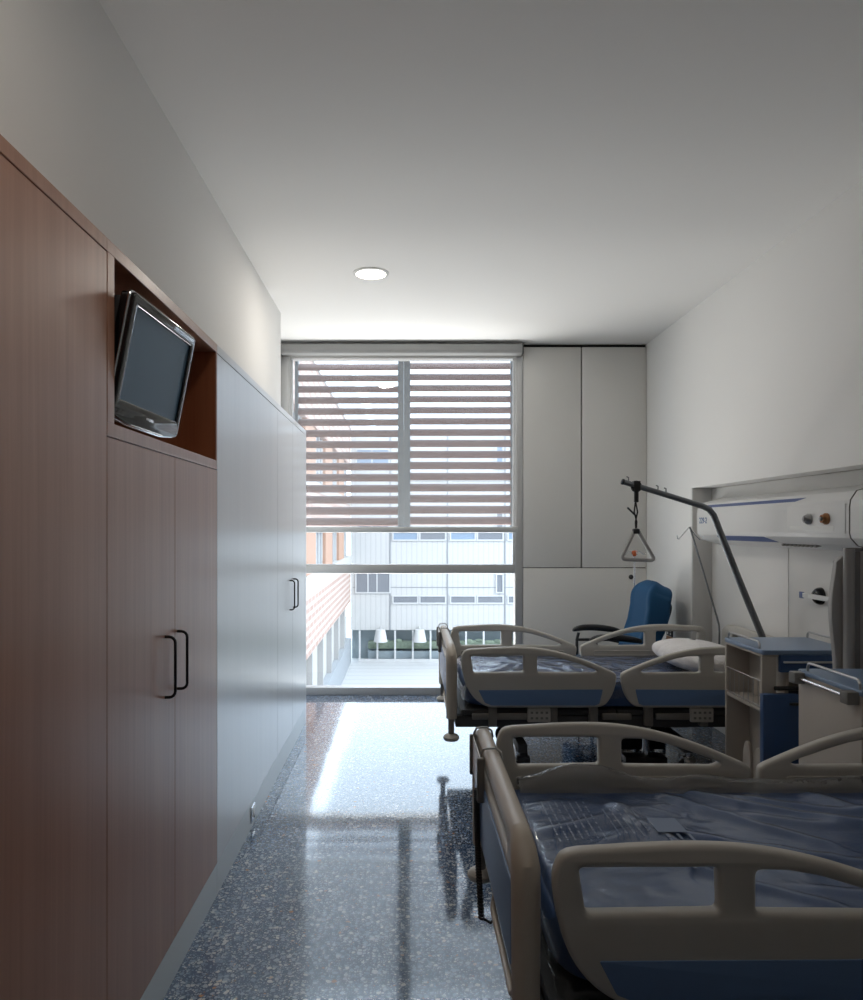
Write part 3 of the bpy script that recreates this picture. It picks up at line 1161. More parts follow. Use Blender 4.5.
for cx_, s in ((0.71, -1), (0.71, 1), (1.72, -1), (1.72, 1)):
    y = YN + s * 0.41
    cs = MB()
    cs.cyl((cx_ + 0.01, y, 0.19), (cx_ + 0.01, y, 0.14), 0.024)
    cs.box(cx_ - 0.03, cx_ + 0.045, y - 0.030, y - 0.021, 0.055, 0.15, 0.004)
    cs.box(cx_ - 0.03, cx_ + 0.045, y + 0.021, y + 0.030, 0.055, 0.15, 0.004)
    cs.box(cx_ - 0.03, cx_ + 0.045, y - 0.030, y + 0.030, 0.140, 0.155, 0.004)
    cso = cs.build('caster', M['black'] if cx_ < 1 else M['chrome'], bed)
    MB().lathe([(0.01, -0.019), (0.055, -0.019), (0.067, -0.012), (0.0675, 0.0), (0.067, 0.012), (0.055, 0.019), (0.01, 0.019)], (cx_, y, 0.0675), 'Y').build('wheel', M['rubber'], cso)

bed2 = dup(bed, (0, 2.565 * BS, 0), BED_LABELS[1])
YB2 = YB + 2.565


# ------------------------------------------------------------------ mattresses in clear wrap
def fold_line(x, y, x0, y0, ang, length, wdt, h):
    c_, s_ = math.cos(ang), math.sin(ang)
    u = (x - x0) * c_ + (y - y0) * s_
    v = -(x - x0) * s_ + (y - y0) * c_
    if u < -0.05 or u > length + 0.05:
        return 0.0
    tap = max(0.0, min(1.0, (u + 0.05) / 0.12)) * max(0.0, min(1.0, (length + 0.05 - u) / 0.12))
    v += 0.012 * math.sin(u * 9)
    return h * tap * math.exp(-(v / wdt) ** 2)


def mattress(yc, folds, label, seed, wrap):
    t = thing('mattress', label, 'mattress', (1.2, yc, 0.556), 'wrapped navy mattresses')
    x0, x1, hw = 0.325, 1.985, 0.435

    def top(p):
        q = p.copy()
        if p.z > 0:
            q.z += 0.004 * noise.noise(Vector((p.x * 5, p.y * 5, seed)))
        return q
    MB().super(((x0 + x1) / 2, yc, 0.629), ((x1 - x0) / 2, hw, 0.071), 9, 72, 20, top).build('mattress_core', M['mattress'], t, 60)

    def zf(x, y):
        ly = y - yc
        z = 0.706
        for f in folds:
            z += 0.55 * fold_line(x, ly, *f)
        z += 0.006 * abs(noise.noise(Vector((x * 4 + seed, ly * 7, 1.3)))) + 0.003 * noise.noise(Vector((x * 15, ly * 22 + seed, 0)))
        dx = max(0.0, 0.345 - x)
        d = max(0.0, abs(ly) - 0.425)
        z -= min(0.11, dx * 3.2) + min(0.09, d * 5.0)
        yy = y - math.copysign(max(0, d - 0.016) * 0.9, ly) if d > 0.016 else y
        xx = x + max(0.0, dx - 0.02) * 0.7
        # wavy hem
        if d > 0.02 or dx > 0.03:
            z += 0.012 * noise.noise(Vector((x * 9, ly * 9, seed + 4)))
        return (xx, yy, z)
    MB().grid(0.335, 1.97, yc - 0.424, yc + 0.424, 190, 110, lambda x, y: (x, y, zf(x, y)[2] - 0.005)).build('cover_sheet', M['mattress'], t, 180)
    MB().grid(0.285, 1.995, yc - 0.452, yc + 0.452, 150, 90, zf, 0.0008).build('clear_wrap', M[wrap], t, 180)
    return t


folds_near = [
    (0.86, 0.40, -0.62, 0.95, 0.024, 0.032), (1.00, 0.36, -0.45, 0.90, 0.022, 0.029), (0.80, 0.36, -0.90, 0.55, 0.022, 0.029),
    (0.62, 0.30, -1.25, 0.45, 0.027, 0.029), (0.34, 0.05, 0.50, 0.35, 0.027, 0.026), (0.34, -0.18, 0.75, 0.40, 0.024, 0.026),
    (0.40, 0.30, -0.20, 0.40, 0.041, 0.013), (0.95, 0.20, -0.30, 0.70, 0.027, 0.022), (0.62, -0.05, -0.75, 0.50, 0.019, 0.026),
    (0.70, 0.10, -0.50, 0.80, 0.022, 0.026), (0.90, -0.25, -0.20, 0.60, 0.024, 0.022), (1.25, 0.40, -1.00, 0.60, 0.030, 0.032), (1.40, 0.30, -0.50, 0.50, 0.027, 0.032),
]
mn = mattress(YB, folds_near, 'navy mattress in clear wrinkled wrap on the foreground bed, no pillow on it', 1.7, 'plastic')
folds_far = [
    (0.36, -0.35, 0.9, 0.5, 0.03, 0.03), (0.5, -0.4, 1.1, 0.5, 0.026, 0.03), (0.6, 0.3, -1.0, 0.6, 0.025, 0.025), (0.85, -0.38, 0.8, 0.7, 0.03, 0.02),
    (0.36, 0.0, 0.1, 0.5, 0.03, 0.02), (0.75, 0.1, -0.6, 0.6, 0.02, 0.025), (0.95, -0.4, 1.5, 0.5, 0.02, 0.025), (0.42, 0.35, -0.4, 0.6, 0.025, 0.025),
    (1.1, 0.3, -0.9, 0.5, 0.02, 0.02), (1.2, -0.2, 0.3, 0.4, 0.02, 0.02),
]
mf = mattress(YB2, folds_far, 'navy mattress in clear wrap on the bed by the window, a pillow on it', 5.2, 'plastic_hazy')

# gathered wrap lying against the far rail of the near bed
def gz(x, v):
    hgt = 0.020 + 0.060 * math.exp(-((x - 0.56) / 0.16) ** 2) + 0.022 * math.exp(-((x - 0.95) / 0.2) ** 2) + 0.03 * math.exp(-((x - 1.55) / 0.25) ** 2)
    hgt += 0.010 * noise.noise(Vector((x * 9, 0.4, 2)))
    a = v * PI
    return (x, YB + 0.405 + 0.038 * math.cos(a) + 0.006 * noise.noise(Vector((x * 12, v * 3, 0))), 0.712 + hgt * math.sin(a) + 0.004 * noise.noise(Vector((x * 20, v * 5, 7))))


MB().grid(0.36, 1.95, 0.0, 1.0, 110, 12, gz, 0.0008).build('gathered_wrap', M['wrap_fold'], mn, 180)

# printing on the wrap of the near mattress: rows of small pale strokes and a label
pr = MB()


def stroke(x, y, lx, ly, z=0.7235):
    pr.box(x, x + lx, YB + y - ly, YB + y, z, z + 0.0006)


for r_ in range(7):
    y = 0.26
    while y > -0.02:
        l = random.uniform(0.005, 0.022)
        stroke(0.405 + r_ * 0.021, y, 0.0045, l)
        y -= l + random.choice((0.004, 0.005, 0.02))
for r_ in range(5):
    y = 0.20
    while y > 0.02:
        l = random.uniform(0.005, 0.022)
        stroke(0.575 + r_ * 0.021, y, 0.0045, l)
        y -= l + random.choice((0.004, 0.005, 0.02))
for r_ in range(3):
    y = 0.02
    while y > -0.16:
        l = random.uniform(0.02, 0.05)
        stroke(0.70 + r_ * 0.03, y, 0.008, l)
        y -= l + random.choice((0.004, 0.005, 0.02))
pr.build('printed_lines', M['print'], mn)['kind'] = 'stuff'
lb = MB().box(0.685, 0.765, YB + 0.03, YB + 0.13, 0.7235, 0.7242)
lb.build('printed_label', M['print'], mn)
scale_about_camera(mn)
scale_about_camera(mf)

# pillow on the far bed
def pil(p):
    q = p.copy()
    s = 1 - 0.55 * (abs(p.x) / 0.25) ** 2 * (abs(p.y) / 0.36) ** 2
    q.z = p.z * s + 0.010 * noise.noise(Vector((p.x * 8, p.y * 8, p.z * 6)))
    q.x += 0.012 * noise.noise(Vector((p.y * 7, p.z * 9, 3)))
    return q


pw = thing('pillow', 'white pillow at the head of the bed by the window', 'pillow', (1.76, YB2 - 0.02, 0.72))
MB().super((1.785, YB2 - 0.03, 0.778), (0.255, 0.36, 0.082), 2.6, 56, 28, pil, Euler((0, math.radians(6), math.radians(4))).to_matrix()).build('pillowcase', M['pillow'], pw, 180)
MB().lathe([(0.001, 0.0), (0.034, 0.001), (0.036, 0.003), (0.001, 0.006)], (1.755, YB2 + 0.10, 0.858)).build('printed_mark', M['black'], pw)
scale_about_camera(pw)

# chart holders hooked over the footboards
def chart_holder(yc, label):
    t = thing('chart_holder', label, 'chart holder', (0.205, yc, 0.83), 'card holders on the footboards')
    MB().box(0.212, 0.216, yc - 0.12, yc + 0.12, 0.775, 0.888, 0.001).build('card', M['white_pl'], t)
    for s in (-1, 1):
        MB().box(0.203, 0.224, yc + s * 0.125 - 0.010, yc + s * 0.125 + 0.010, 0.765, 0.892, 0.004).build('side_clip', M['cab_grey'], t)
        y = yc + s * 0.115
        pts = [(0.214, y, 0.86), (0.217, y, 0.900), (0.224, y, 0.914), (0.240, y, 0.9165), (0.258, y, 0.9165), (0.272, y, 0.906), (0.276, y, 0.885)]
        MB().tube(pts, 0.0035, 8).build('wire_hook', M['steel'], t)
    scale_about_camera(t)
    return t


chart_holder(YB + 0.265, 'white card holder hooked over the footboard of the foreground bed')
chart_holder(YB2 + 0.33, 'card holder hooked over the footboard of the bed by the window')

# coiled handset cord hanging at the near footboard
cp = [(0.222, YB + 0.26, 0.775)]
for i in range(300):
    t_ = i / 299
    z = 0.762 - 0.32 * t_
    y = YB + 0.26 - 0.14 * t_ ** 2.5
    a = t_ * 2 * PI * 50
    cp.append((0.214 + 0.006 * math.cos(a), y + 0.006 * math.sin(a), z))
cp.append((0.24, YB + 0.12, 0.43))
cp.append((0.27, YB + 0.11, 0.47))
tag(MB().tube(cp, 0.0042, 6).build('coiled_cord', M['black']), 'black coiled cord hanging on the outside of the foreground footboard', 'cord')
scale_about_camera(bpy.data.objects['coiled_cord'])

# ------------------------------------------------------------------ lifting pole, grab handle, hooks
yp = 4.78
lp = thing('lifting_pole', 'grey bent lifting pole standing at the head of the bed by the window', 'lifting pole', (2.25, yp, 0.40))
pp = [Vector((2.262, yp, 0.40)), Vector((2.258, yp, 0.80)), px(762, 636, yp), px(737, 575, yp), px(717, 524, yp), px(713.5, 515, yp), px(709, 509.3, yp), px(703, 506.4, yp), px(694, 503.6, yp), px(660, 493, yp), px(623, 481.8, yp)]
MB().tube(pp, 0.02, 16, rs=[0.021, 0.021, 0.021, 0.0205, 0.020, 0.0195, 0.019, 0.0185, 0.018, 0.0175, 0.017]).build('pole', M['pole'], lp)
MB().cyl(px(624, 482.1, yp), px(621.6, 481.3, yp), 0.019, bev=0.004).build('end_cap', M['black'], lp)
pn = MB()
for x_, y_ in ((628.5, 483.4), (658, 492.2), (666, 494.7)):
    p = px(x_, y_, yp) + Vector((0, 0, 0.015))
    pn.tube([p, p + Vector((0, 0, 0.022)), p + Vector((-0.012, 0, 0.028))], 0.004, 8)
pn.build('stop_pin', M['pole'], lp)

th = thing('grab_handle', 'grey triangular grab handle hanging by a black strap from the lifting pole', 'grab handle', px(636, 530, yp))
s0 = px(636.3, 486.5, yp)
rg = MB()
for k_ in range(2):
    pass
rg.tube([s0 + Vector((0.024 * math.sin(a), 0, 0.026 * math.cos(a))) for a in [2 * PI * i / 20 for i in range(20)]], 0.012, 8, True)
rg.box(s0.x - 0.020, s0.x + 0.020, yp - 0.024, yp - 0.019, s0.z - 0.028, s0.z + 0.034, 0.002)
rg.box(s0.x - 0.020, s0.x + 0.020, yp + 0.019, yp + 0.024, s0.z - 0.028, s0.z + 0.034, 0.002)
rg.box(s0.x - 0.013, s0.x + 0.013, yp - 0.012, yp + 0.012, s0.z - 0.10, s0.z - 0.03, 0.005)
a0 = px(635.5, 501, yp)
a1 = px(636, 531, yp)
rg.tube([a0, px(634.2, 512, yp), px(636.8, 522, yp), a1], 0.005, 8)
rg.tube([a0, px(637.6, 512, yp), px(635.4, 522, yp), a1], 0.005, 8)
rg.tube([px(636, 516, yp), px(631, 511, yp), px(627.4, 507.5, yp)], 0.006, 8)
rg.box(a1.x - 0.020, a1.x + 0.020, yp - 0.018, yp + 0.018, a1.z - 0.018, a1.z + 0.014, 0.006)
rg.build('strap', M['black'], th)
tri = fillet([tuple(px(636.2, 527.5, yp).xz), tuple(px(655.2, 560.6, yp).xz), tuple(px(620.8, 559.2, yp).xz)], 0.035, 8)
MB().tube([(u, yp, v) for u, v in tri], 0.0115, 12, True).build('handle', mat('grey_handle', (0.42, 0.41, 0.40), 0.45), th)

ih = thing('infusion_rod', 'thin bent infusion rod with two hooks at the head of the bed by the window', 'infusion rod', (2.266, 5.5, 0.45))
q = 5.5
MB().tube([px(719.3, 668, q), px(719.3, 632, q), px(718.6, 624, q), px(716.5, 616, q), px(690.5, 529, q), px(689.5, 527, q)], 0.007, 8).build('rod', M['pole'], ih)
hk = MB()
hk.tube([px(689.5, 527, q), px(684, 533, q), px(679, 539, q), px(677.3, 538, q), px(677, 535, q)], 0.0045, 8)
hk.tube([px(689.5, 527, q), px(694, 533, q), px(700, 539.5, q), px(702.5, 539, q), px(703, 536.5, q)], 0.0045, 8)
hk.build('hook', M['chrome'], ih)

# infusion stand behind the armchair
iy = 6.62
iv = thing('infusion_stand', 'slim chrome infusion stand with orange hub behind the blue armchair', 'infusion stand', (px(634.5, 560, iy).x, iy, 0))
ix = px(634.5, 560, iy).x
MB().cyl((ix, iy, 0.08), (ix, iy, 0.80), 0.0125).cyl((ix, iy, 0.8), (ix, iy, 1.335), 0.008).build('pole', M['chrome'], iv)
MB().lathe([(0.012, -0.03), (0.020, -0.012), (0.024, 0.0), (0.024, 0.014), (0.008, 0.02)], (ix, iy, 1.335)).build('hub', M['orange'], iv)
hk = MB()
for s in (-1, 1):
    hk.tube([(ix, iy, 1.34), (ix + s * 0.05, iy, 1.345), (ix + s * 0.075, iy, 1.32), (ix + s * 0.088, iy, 1.318), (ix + s * 0.095, iy, 1.335)], 0.0035, 8)
    hk.tube([(ix, iy, 1.34), (ix, iy + s * 0.05, 1.345), (ix, iy + s * 0.075, 1.32), (ix, iy + s * 0.09, 1.325)], 0.0035, 8)
hk.build('hook', M['chrome'], iv)
for k_ in range(5):
    a = 2 * PI * k_ / 5 + 0.3
    e = Vector((ix + 0.20 * math.cos(a), iy + 0.20 * math.sin(a), 0.075))
    lg = MB().tube([(ix, iy, 0.10), (ix + 0.10 * math.cos(a), iy + 0.10 * math.sin(a), 0.095), e], 0.012, 10).build('leg', M['black'], iv)
    MB().cyl((e.x, e.y - 0.012, 0.028), (e.x, e.y + 0.012, 0.028), 0.028, bev=0.004).cyl((e.x, e.y, 0.03), (e.x, e.y, 0.075), 0.007).build('wheel', M['rubber'], lg)

# ------------------------------------------------------------------ blue armchair in the corner
ay = 6.17
ch = thing('armchair', 'blue high-backed armchair with black armrests in the corner by the window', 'armchair', (1.75, ay, 0))
lean = math.radians(21)


def backfn(p):
    q = p.copy()
    # side wings stand proud of the middle
    e = max(0.0, (abs(p.y) / 0.27 - 0.55) / 0.45)
    if p.x < 0:
        q.x -= 0.045 * e ** 1.5
    h = p.z / 0.37
    q.x *= 1.0 + 0.28 * h
    q.x += -0.028 * math.exp(-((h - 0.62) / 0.28) ** 2) + 0.018 * math.cos(h * 2.4)
    q.y *= 1.0 - 0.10 * max(0.0, h) ** 3
    # two low humps along the top edge
    if h > 0.7:
        q.z -= 0.022 * math.exp(-((p.x - 0.01) / 0.05) ** 2) + 0.012 * max(0.0, p.x / 0.092)
    return q


MB().super((1.94, ay, 0.762), (0.090, 0.26, 0.370), 4.2, 48, 32, backfn, Euler((0, lean, 0)).to_matrix()).build('backrest', M['fabric'], ch, 180)
MB().super((2.01, ay, 0.71), (0.018, 0.20, 0.26), 5, 32, 16, None, Euler((0, lean, 0)).to_matrix()).build('back_shell', M['black'], ch, 180)
MB().super((1.60, ay, 0.42), (0.27, 0.26, 0.075), 5, 40, 16).build('seat', M['fabric'], ch, 180)
MB().super((1.345, ay, 0.36), (0.035, 0.25, 0.13), 5, 32, 16).build('footrest', M['fabric'], ch, 180)
for s in (-1, 1):
    y = ay + s * 0.30

    def armfn(p):
        q = p.copy()
        q.z += 0.018 * math.cos(p.x / 0.2 * 1.5) - 0.03 * max(0, (-p.x - 0.1) / 0.1) ** 2 * 0.5
        return q
    ar = MB().super((1.62, y, 0.685), (0.205, 0.035, 0.026), 3.2, 32, 14, armfn, Euler((0, math.radians(3), 0)).to_matrix()).build('armrest', M['black'], ch, 180)
    MB().tube([(1.47, y, 0.20), (1.455, y, 0.45), (1.455, y, 0.60), (1.47, y, 0.66)], 0.013, 10).tube([(1.46, y, 0.60), (1.72, y, 0.60), (1.92, y, 0.56)], 0.012, 10).build('arm_support', M['black'], ar)
fb_ = MB()
for s in (-1, 1):
    y = ay + s * 0.265
    fb_.box(1.40, 2.02, y - 0.018, y + 0.018, 0.29, 0.335, 0.006)
fb_.box(1.42, 1.45, ay - 0.26, ay + 0.26, 0.29, 0.33, 0.005)
fb_.box(1.95, 1.98, ay - 0.26, ay + 0.26, 0.29, 0.33, 0.005)
fb_.build('frame', M['black'], ch)
for x_ in (1.46, 1.99):
    for s in (-1, 1):
        y = ay + s * 0.265
        MB().tube([(x_, y, 0.31), (x_ + (0.03 if x_ > 1.7 else -0.02), y, 0.0)], 0.016, 10).build('leg', M['black'], ch)

# ------------------------------------------------------------------ sockets on the wall
so = thing('wall_socket', 'small dark double socket plate on the wall behind the bed pillow', 'socket', (XR, 6.43, 0.66))
MB().box(XR - 0.010, XR, 6.36, 6.50, 0.635, 0.71, 0.003).build('plate', M['black'], so)
for i in range(2):
    for j in range(2):
        MB().cyl((XR - 0.0125, 6.395 + i * 0.07, 0.658 + j * 0.03), (XR - 0.009, 6.395 + i * 0.07, 0.658 + j * 0.03), 0.010, seg=14).build('socket_face', M['white_pl'], so)
MB().box(XR - 0.012, XR, 6.36, 6.50, 0.595, 0.632, 0.003).build('lower_cover', mat('tan_cover', srgb(150, 105, 70), 0.5), so)
kh = thing('panel_lock', 'small black lock in the lower wall panel beside the armchair', 'lock', px(631, 577, YW))
p = px(631, 577, YW)
MB().lathe([(0.022, 0.0), (0.022, -0.004), (0.016, -0.008), (0.001, -0.008)], (p.x, YW, p.z), 'Y').build('rosette', M['black'], kh)
MB().box(p.x - 0.004, p.x + 0.004, YW - 0.016, YW - 0.006, p.z - 0.018, p.z + 0.018, 0.002).build('key_tab', M['black'], kh)

# ------------------------------------------------------------------ medical supply units
PROF = [(2.388, 1.775), (2.235, 1.735), (2.205, 1.690), (2.200, 1.655), (2.200, 1.525), (2.206, 1.500), (2.240, 1.462), (2.388, 1.425)]
def supply_unit(y0, y1, label):
    t = thing('supply_unit', label, 'medical supply unit', (2.3, (y0 + y1) / 2, 1.42), 'bed head supply units')
    MB().prism(PROF, y0 + 0.004, y1 - 0.004, 'Y', 0.003).build('housing', M['unit'], t)
    return t


ua = supply_unit(3.77, 5.74, 'white supply unit with two gas outlets and blue stripes on the recessed wall')
ub = supply_unit(1.75, 3.77, 'white supply unit at the picture edge, beyond the joint, over the folding screen')
cp_ = []
for i, (x_, z_) in enumerate(PROF):
    cp_.append((2.32 + (x_ - 2.32) * 1.02, 1.6 + (z_ - 1.6) * 1.02) if i not in (0, 7) else (x_, 1.6 + (z_ - 1.6) * 1.03))
for y0, y1 in ((5.735, 5.745),):
    MB().prism(cp_, y0, y1, 'Y', 0.002).build('end_plate', M['white_pl'], ua)
MB().prism(cp_, 3.7685, 3.7715, 'Y', 0.0).build('joint_gasket', M['cab_grey'], ub)


def chamfer_strip(y0, y1, ycut, a, b, name, m, parent):
    """blue strip on a sloping face of the unit between profile points a and b; slanted end at ycut"""
    (xa, za), (xb, zb) = a, b
    nx_, nz_ = (zb - za), -(xb - xa)
    l = math.hypot(nx_, nz_)
    nx_, nz_ = nx_ / l * 0.0015, nz_ / l * 0.0015
    if nx_ > 0:
        nx_, nz_ = -nx_, -nz_
    bmx = MB()
    vs = []
    for off in (-0.3, 1.0):
        for (x_, z_, ye) in ((xa, za, y0), (xb, zb, ycut)):
            vs.append([bmx.bm.verts.new((x_ + nx_ * off, y1, z_ + nz_ * off)), bmx.bm.verts.new((x_ + nx_ * off, ye, z_ + nz_ * off))])
    a0_, b0_, a1_, b1_ = vs
    for f in ((a1_[0], a1_[1], b1_[1], b1_[0]), (a0_[0], b0_[0], b0_[1], a0_[1]), (a0_[0], a0_[1], a1_[1], a1_[0]), (b0_[0], b1_[0], b1_[1], b0_[1]), (a0_[0], a1_[0], b1_[0], b0_[0]), (a0_[1], b0_[1], b1_[1], a1_[1])):
        bmx.bm.faces.new(f)
    return bmx.build(name, m, parent)


chamfer_strip(4.32, 5.68, 4.22, (2.2110, 1.6990), (2.2232, 1.7173), 'blue_stripe', M['stripe'], ua)
chamfer_strip(4.70, 5.40, 4.56, (2.2085, 1.4965), (2.236, 1.4655), 'blue_stripe', M['stripe'], ua)
MB().box(2.196, 2.2015, 3.80, 4.38, 1.522, 1.672, 0.002).build('outlet_panel', M['unit'], ua)
MB().box(2.1945, 2.1965, 3.90, 4.35, 1.535, 1.56, 0.001).build('label_rail', M['white_pl'], ua)
for y_, m_ in ((4.135, M['gas_steel']), (3.965, M['bronze'])):
    g = MB().lathe([(0.030, 0.0), (0.030, -0.012), (0.024, -0.020), (0.021, -0.030), (0.014, -0.030), (0.012, -0.022), (0.004, -0.022)], (2.1965, y_, 1.598), 'X').build('gas_outlet', m_, ua)
    MB().cyl((2.1735, y_, 1.598), (2.158, y_, 1.598), 0.010, bev=0.002).build('probe', M['gas_steel'], g)
gr = MB()
for i in range(9):
    y_ = 4.18 + i * 0.045
    gr.box(2.255, 2.31, y_, y_ + 0.026, 1.448, 1.4595, 0.002, rot=Euler((0, math.radians(-14), 0)).to_matrix())
gr.build('underside_sockets', M['frame_mid'], ua)
# room-bed number at the far end, lettered 229-2
fc = bpy.data.curves.new('lettering', 'FONT')
fc.body = '229-2'
fc.size = 0.062
fc.extrude = 0.0008
fc.align_x = 'LEFT'
fo_ = bpy.data.objects.new('lettering', fc)
COL.objects.link(fo_)
dg = bpy.context.evaluated_depsgraph_get()
me = bpy.data.meshes.new_from_object(fo_.evaluated_get(dg), depsgraph=dg)
bpy.data.objects.remove(fo_)
for v in me.vertices:
    u, w_, d = v.co
    v.co = (2.1993 - d, 5.70 - u, 1.585 + w_)
link('number_lettering', me, M['text_blue'], ua)

# strap holder on the recessed panel
wr = thing('wall_bracket', 'white strap bracket over a round black knob on the recessed wall', 'bracket', (XRR, 4.37, 1.155))
MB().lathe([(0.050, 0.0), (0.050, -0.012), (0.044, -0.028), (0.030, -0.042), (0.012, -0.048), (0.001, -0.049)], (XRR, 4.375, 1.158), 'X').build('knob', M['tv_black'], wr)
MB().box(XRR - 0.056, XRR - 0.045, 4.12, 4.49, 1.141, 1.169, 0.002).box(XRR - 0.05, XRR, 4.13, 4.15, 1.143, 1.167, 0.002).build('strap', M['white_pl'], wr)
MB().box(XRR - 0.058, XRR - 0.044, 4.475, 4.510, 1.136, 1.174, 0.002).build('strap_end', M['stripe'], wr)
MB().box(XRR - 0.0575, XRR - 0.056, 4.42, 4.47, 1.145, 1.165).build('label_tag', M['unit'], wr)

# ------------------------------------------------------------------ bedside cabinets
def gallery(x, y0, y1, z, parent):
    pts = [(x, y0, z)]
    for k_ in range(6):
        a = PI / 2 * k_ / 5
        pts.append((x, y0 + 0.025 - 0.025 * math.cos(a), z + 0.012 + 0.025 * math.sin(a)))
    pts += [(x, y0 + y1 - p[1], p[2]) for p in reversed(pts[1:])]
    pts.append((x, y1, z))
    return MB().tube(pts, 0.006, 10).build('gallery_rail', M['steel'], parent)


def casters(x0, x1, y0, y1, parent):
    for x_ in (x0 + 0.05, x1 - 0.05):
        for y_ in (y0 + 0.05, y1 - 0.05):
            cs = MB()
            cs.box(x_ - 0.016, x_ + 0.016, y_ - 0.016, y_ + 0.016, 0.045, 0.082, 0.003)
            c_ = cs.build('caster', M['black'], parent)
            MB().cyl((x_, y_ - 0.010, 0.03), (x_, y_ + 0.010, 0.03), 0.03, bev=0.004).build('wheel', M['rubber'], c_)


AX0, AX1, AY0, AY1, AZ = 1.819, 2.290, 3.884, 4.334, 0.9027  # extents, top and shelf heights enlarged about the camera, baked in here
na = thing('bedside_cabinet', 'blue-topped bedside cabinet with open side shelves next to the bed by the window', 'bedside cabinet', (2.05, 4.1, 0), 'blue topped bedside cabinets')
tp = fillet([(AX0 - 0.004, AY0 - 0.012), (AX1 + 0.004, AY0 - 0.012), (AX1 + 0.004, AY1 + 0.006), (AX0 - 0.004, AY1 + 0.006)], 0.02)
plate('top', [tp], AZ, AZ + 0.024, M['blue_top'], na, 'Z', 0.004)
MB().box(AX0, AX1, AY0, AY1, AZ - 0.012, AZ, 0.002).build('top_frame', M['cab'], na)
XS = AX0 + 0.13      # back of the side shelves
bd = MB()
bd.box(AX0, AX0 + 0.075, AY0, AY0 + 0.018, 0.08, AZ - 0.012, 0.003)
bd.box(AX0, AX1, AY1 - 0.018, AY1, 0.08, AZ - 0.012, 0.003)
bd.box(XS, XS + 0.015, AY0 + 0.018, AY1 - 0.018, 0.08, AZ - 0.012, 0.002)
bd.box(AX1 - 0.018, AX1, AY0, AY1 - 0.018, 0.08, AZ - 0.012, 0.003)
bd.box(AX0, AX1 - 0.018, AY0 + 0.018, AY1 - 0.018, 0.08, 0.098, 0.002)
bd.box(XS + 0.015, AX1 - 0.018, AY0 + 0.01, AY1 - 0.018, 0.715, 0.729, 0.002)
bd.box(AX0 + 0.06, AX0 + 0.075, AY0 + 0.01, AY0 + 0.1, 0.08, AZ - 0.012, 0.002)
bd.build('body', M['cab'], na)
MB().box(AX0 + 0.002, XS, AY0 + 0.018, AY1 - 0.018, 0.603, 0.622, 0.003).build('shelf', M['cab'], na)
bk = MB()
for z_ in (0.7635, 0.632):
    bk.tube([(AX0 + 0.004, AY0 + 0.012, z_), (AX0 + 0.004, AY1 - 0.012, z_)], 0.003, 8)
for i in range(7):
    y_ = AY0 + 0.05 + i * 0.057
    bk.tube([(AX0 + 0.004, y_, 0.622), (AX0 + 0.004, y_, 0.7635)], 0.0025, 8)
bk.build('basket_rails', M['steel'], na)
for i in range(2):
    y_ = AY0 + 0.06 + i * 0.13
    MB().prism([(y_ + 0.045 * math.cos(a), 0.30 + 0.11 * max(0, math.sin(a)) - (0.23 if math.sin(a) < -0.01 else 0)) for a in [2 * PI * k_ / 24 for k_ in range(24)]], AX0 + 0.006, AX0 + 0.02, 'X', 0.002).build('bottle_holder', M['cab'], na)
dr = MB().box(AX0 + 0.086, AX1 - 0.004, AY0 - 0.018, AY0 + 0.01, 0.814, 0.9025, 0.004).build('drawer', M['blue_dark'], na)
MB().box(AX0 + 0.10, AX1 - 0.02, AY0 - 0.030, AY0 - 0.016, 0.863, 0.872, 0.003).build('handle', M['alu_light'], dr)
dp = MB().box(AX0 - 0.018, AX0 + 0.166, AY0 - 0.052, AY0 - 0.014, 0.10, 0.710, 0.004).build('door', M['blue_dark'], na)
MB().box(AX0 + 0.113, AX0 + 0.171, AY0 - 0.068, AY0 - 0.05, 0.657, 0.670, 0.004).build('handle', M['black'], dp)
MB().box(AX0 + 0.168, AX1 - 0.02, AY0 - 0.012, AY0 + 0.3, 0.10, 0.696, 0.003).build('lower_drawer', mat('slate_box', (0.10, 0.115, 0.14), 0.5), na)
MB().cyl((AX0 + 0.05, AY0 - 0.03, 0.737), (AX1 - 0.03, AY0 - 0.03, 0.737), 0.011, bev=0.003).build('towel_bar', M['black'], na)
gallery(AX0 + 0.012, AY0 + 0.05, AY1 - 0.02, AZ + 0.022, na)
gallery(AX1 - 0.012, AY0 + 0.05, AY1 - 0.02, AZ + 0.022, na)
casters(AX0, AX1, AY0, AY1, na)

BX0, BX1, BY0, BY1, BZ = 1.705, 2.163, 2.845, 3.302, 0.9185  # this cabinet's extents and top also scaled about the camera, pushing it back
nb = thing('bedside_cabinet', 'blue-topped bedside cabinet with closed beige side and towel rail, behind the foreground bed', 'bedside cabinet', (1.93, 3.07, 0), 'blue topped bedside cabinets')
tp = fillet([(BX0 - 0.004, BY0 - 0.012), (BX1 + 0.004, BY0 - 0.012), (BX1 + 0.004, BY1 + 0.006), (BX0 - 0.004, BY1 + 0.006)], 0.02)
plate('top', [tp], BZ, BZ + 0.020, M['blue_top'], nb, 'Z', 0.004)
MB().box(BX0, BX1, BY0, BY1, BZ - 0.026, BZ, 0.003).build('top_frame', M['cab'], nb)
bd = MB()
bd.box(BX0, BX0 + 0.02, BY0, BY1, 0.08, BZ - 0.026, 0.003)
bd.box(BX1 - 0.02, BX1, BY0, BY1, 0.08, BZ - 0.026, 0.003)
bd.box(BX0 + 0.02, BX1 - 0.02, BY1 - 0.02, BY1, 0.08, BZ - 0.026, 0.003)
bd.box(BX0 + 0.02, BX1 - 0.02, BY0 + 0.02, BY1 - 0.02, 0.08, 0.10, 0.003)
bd.build('body', M['cab'], nb)
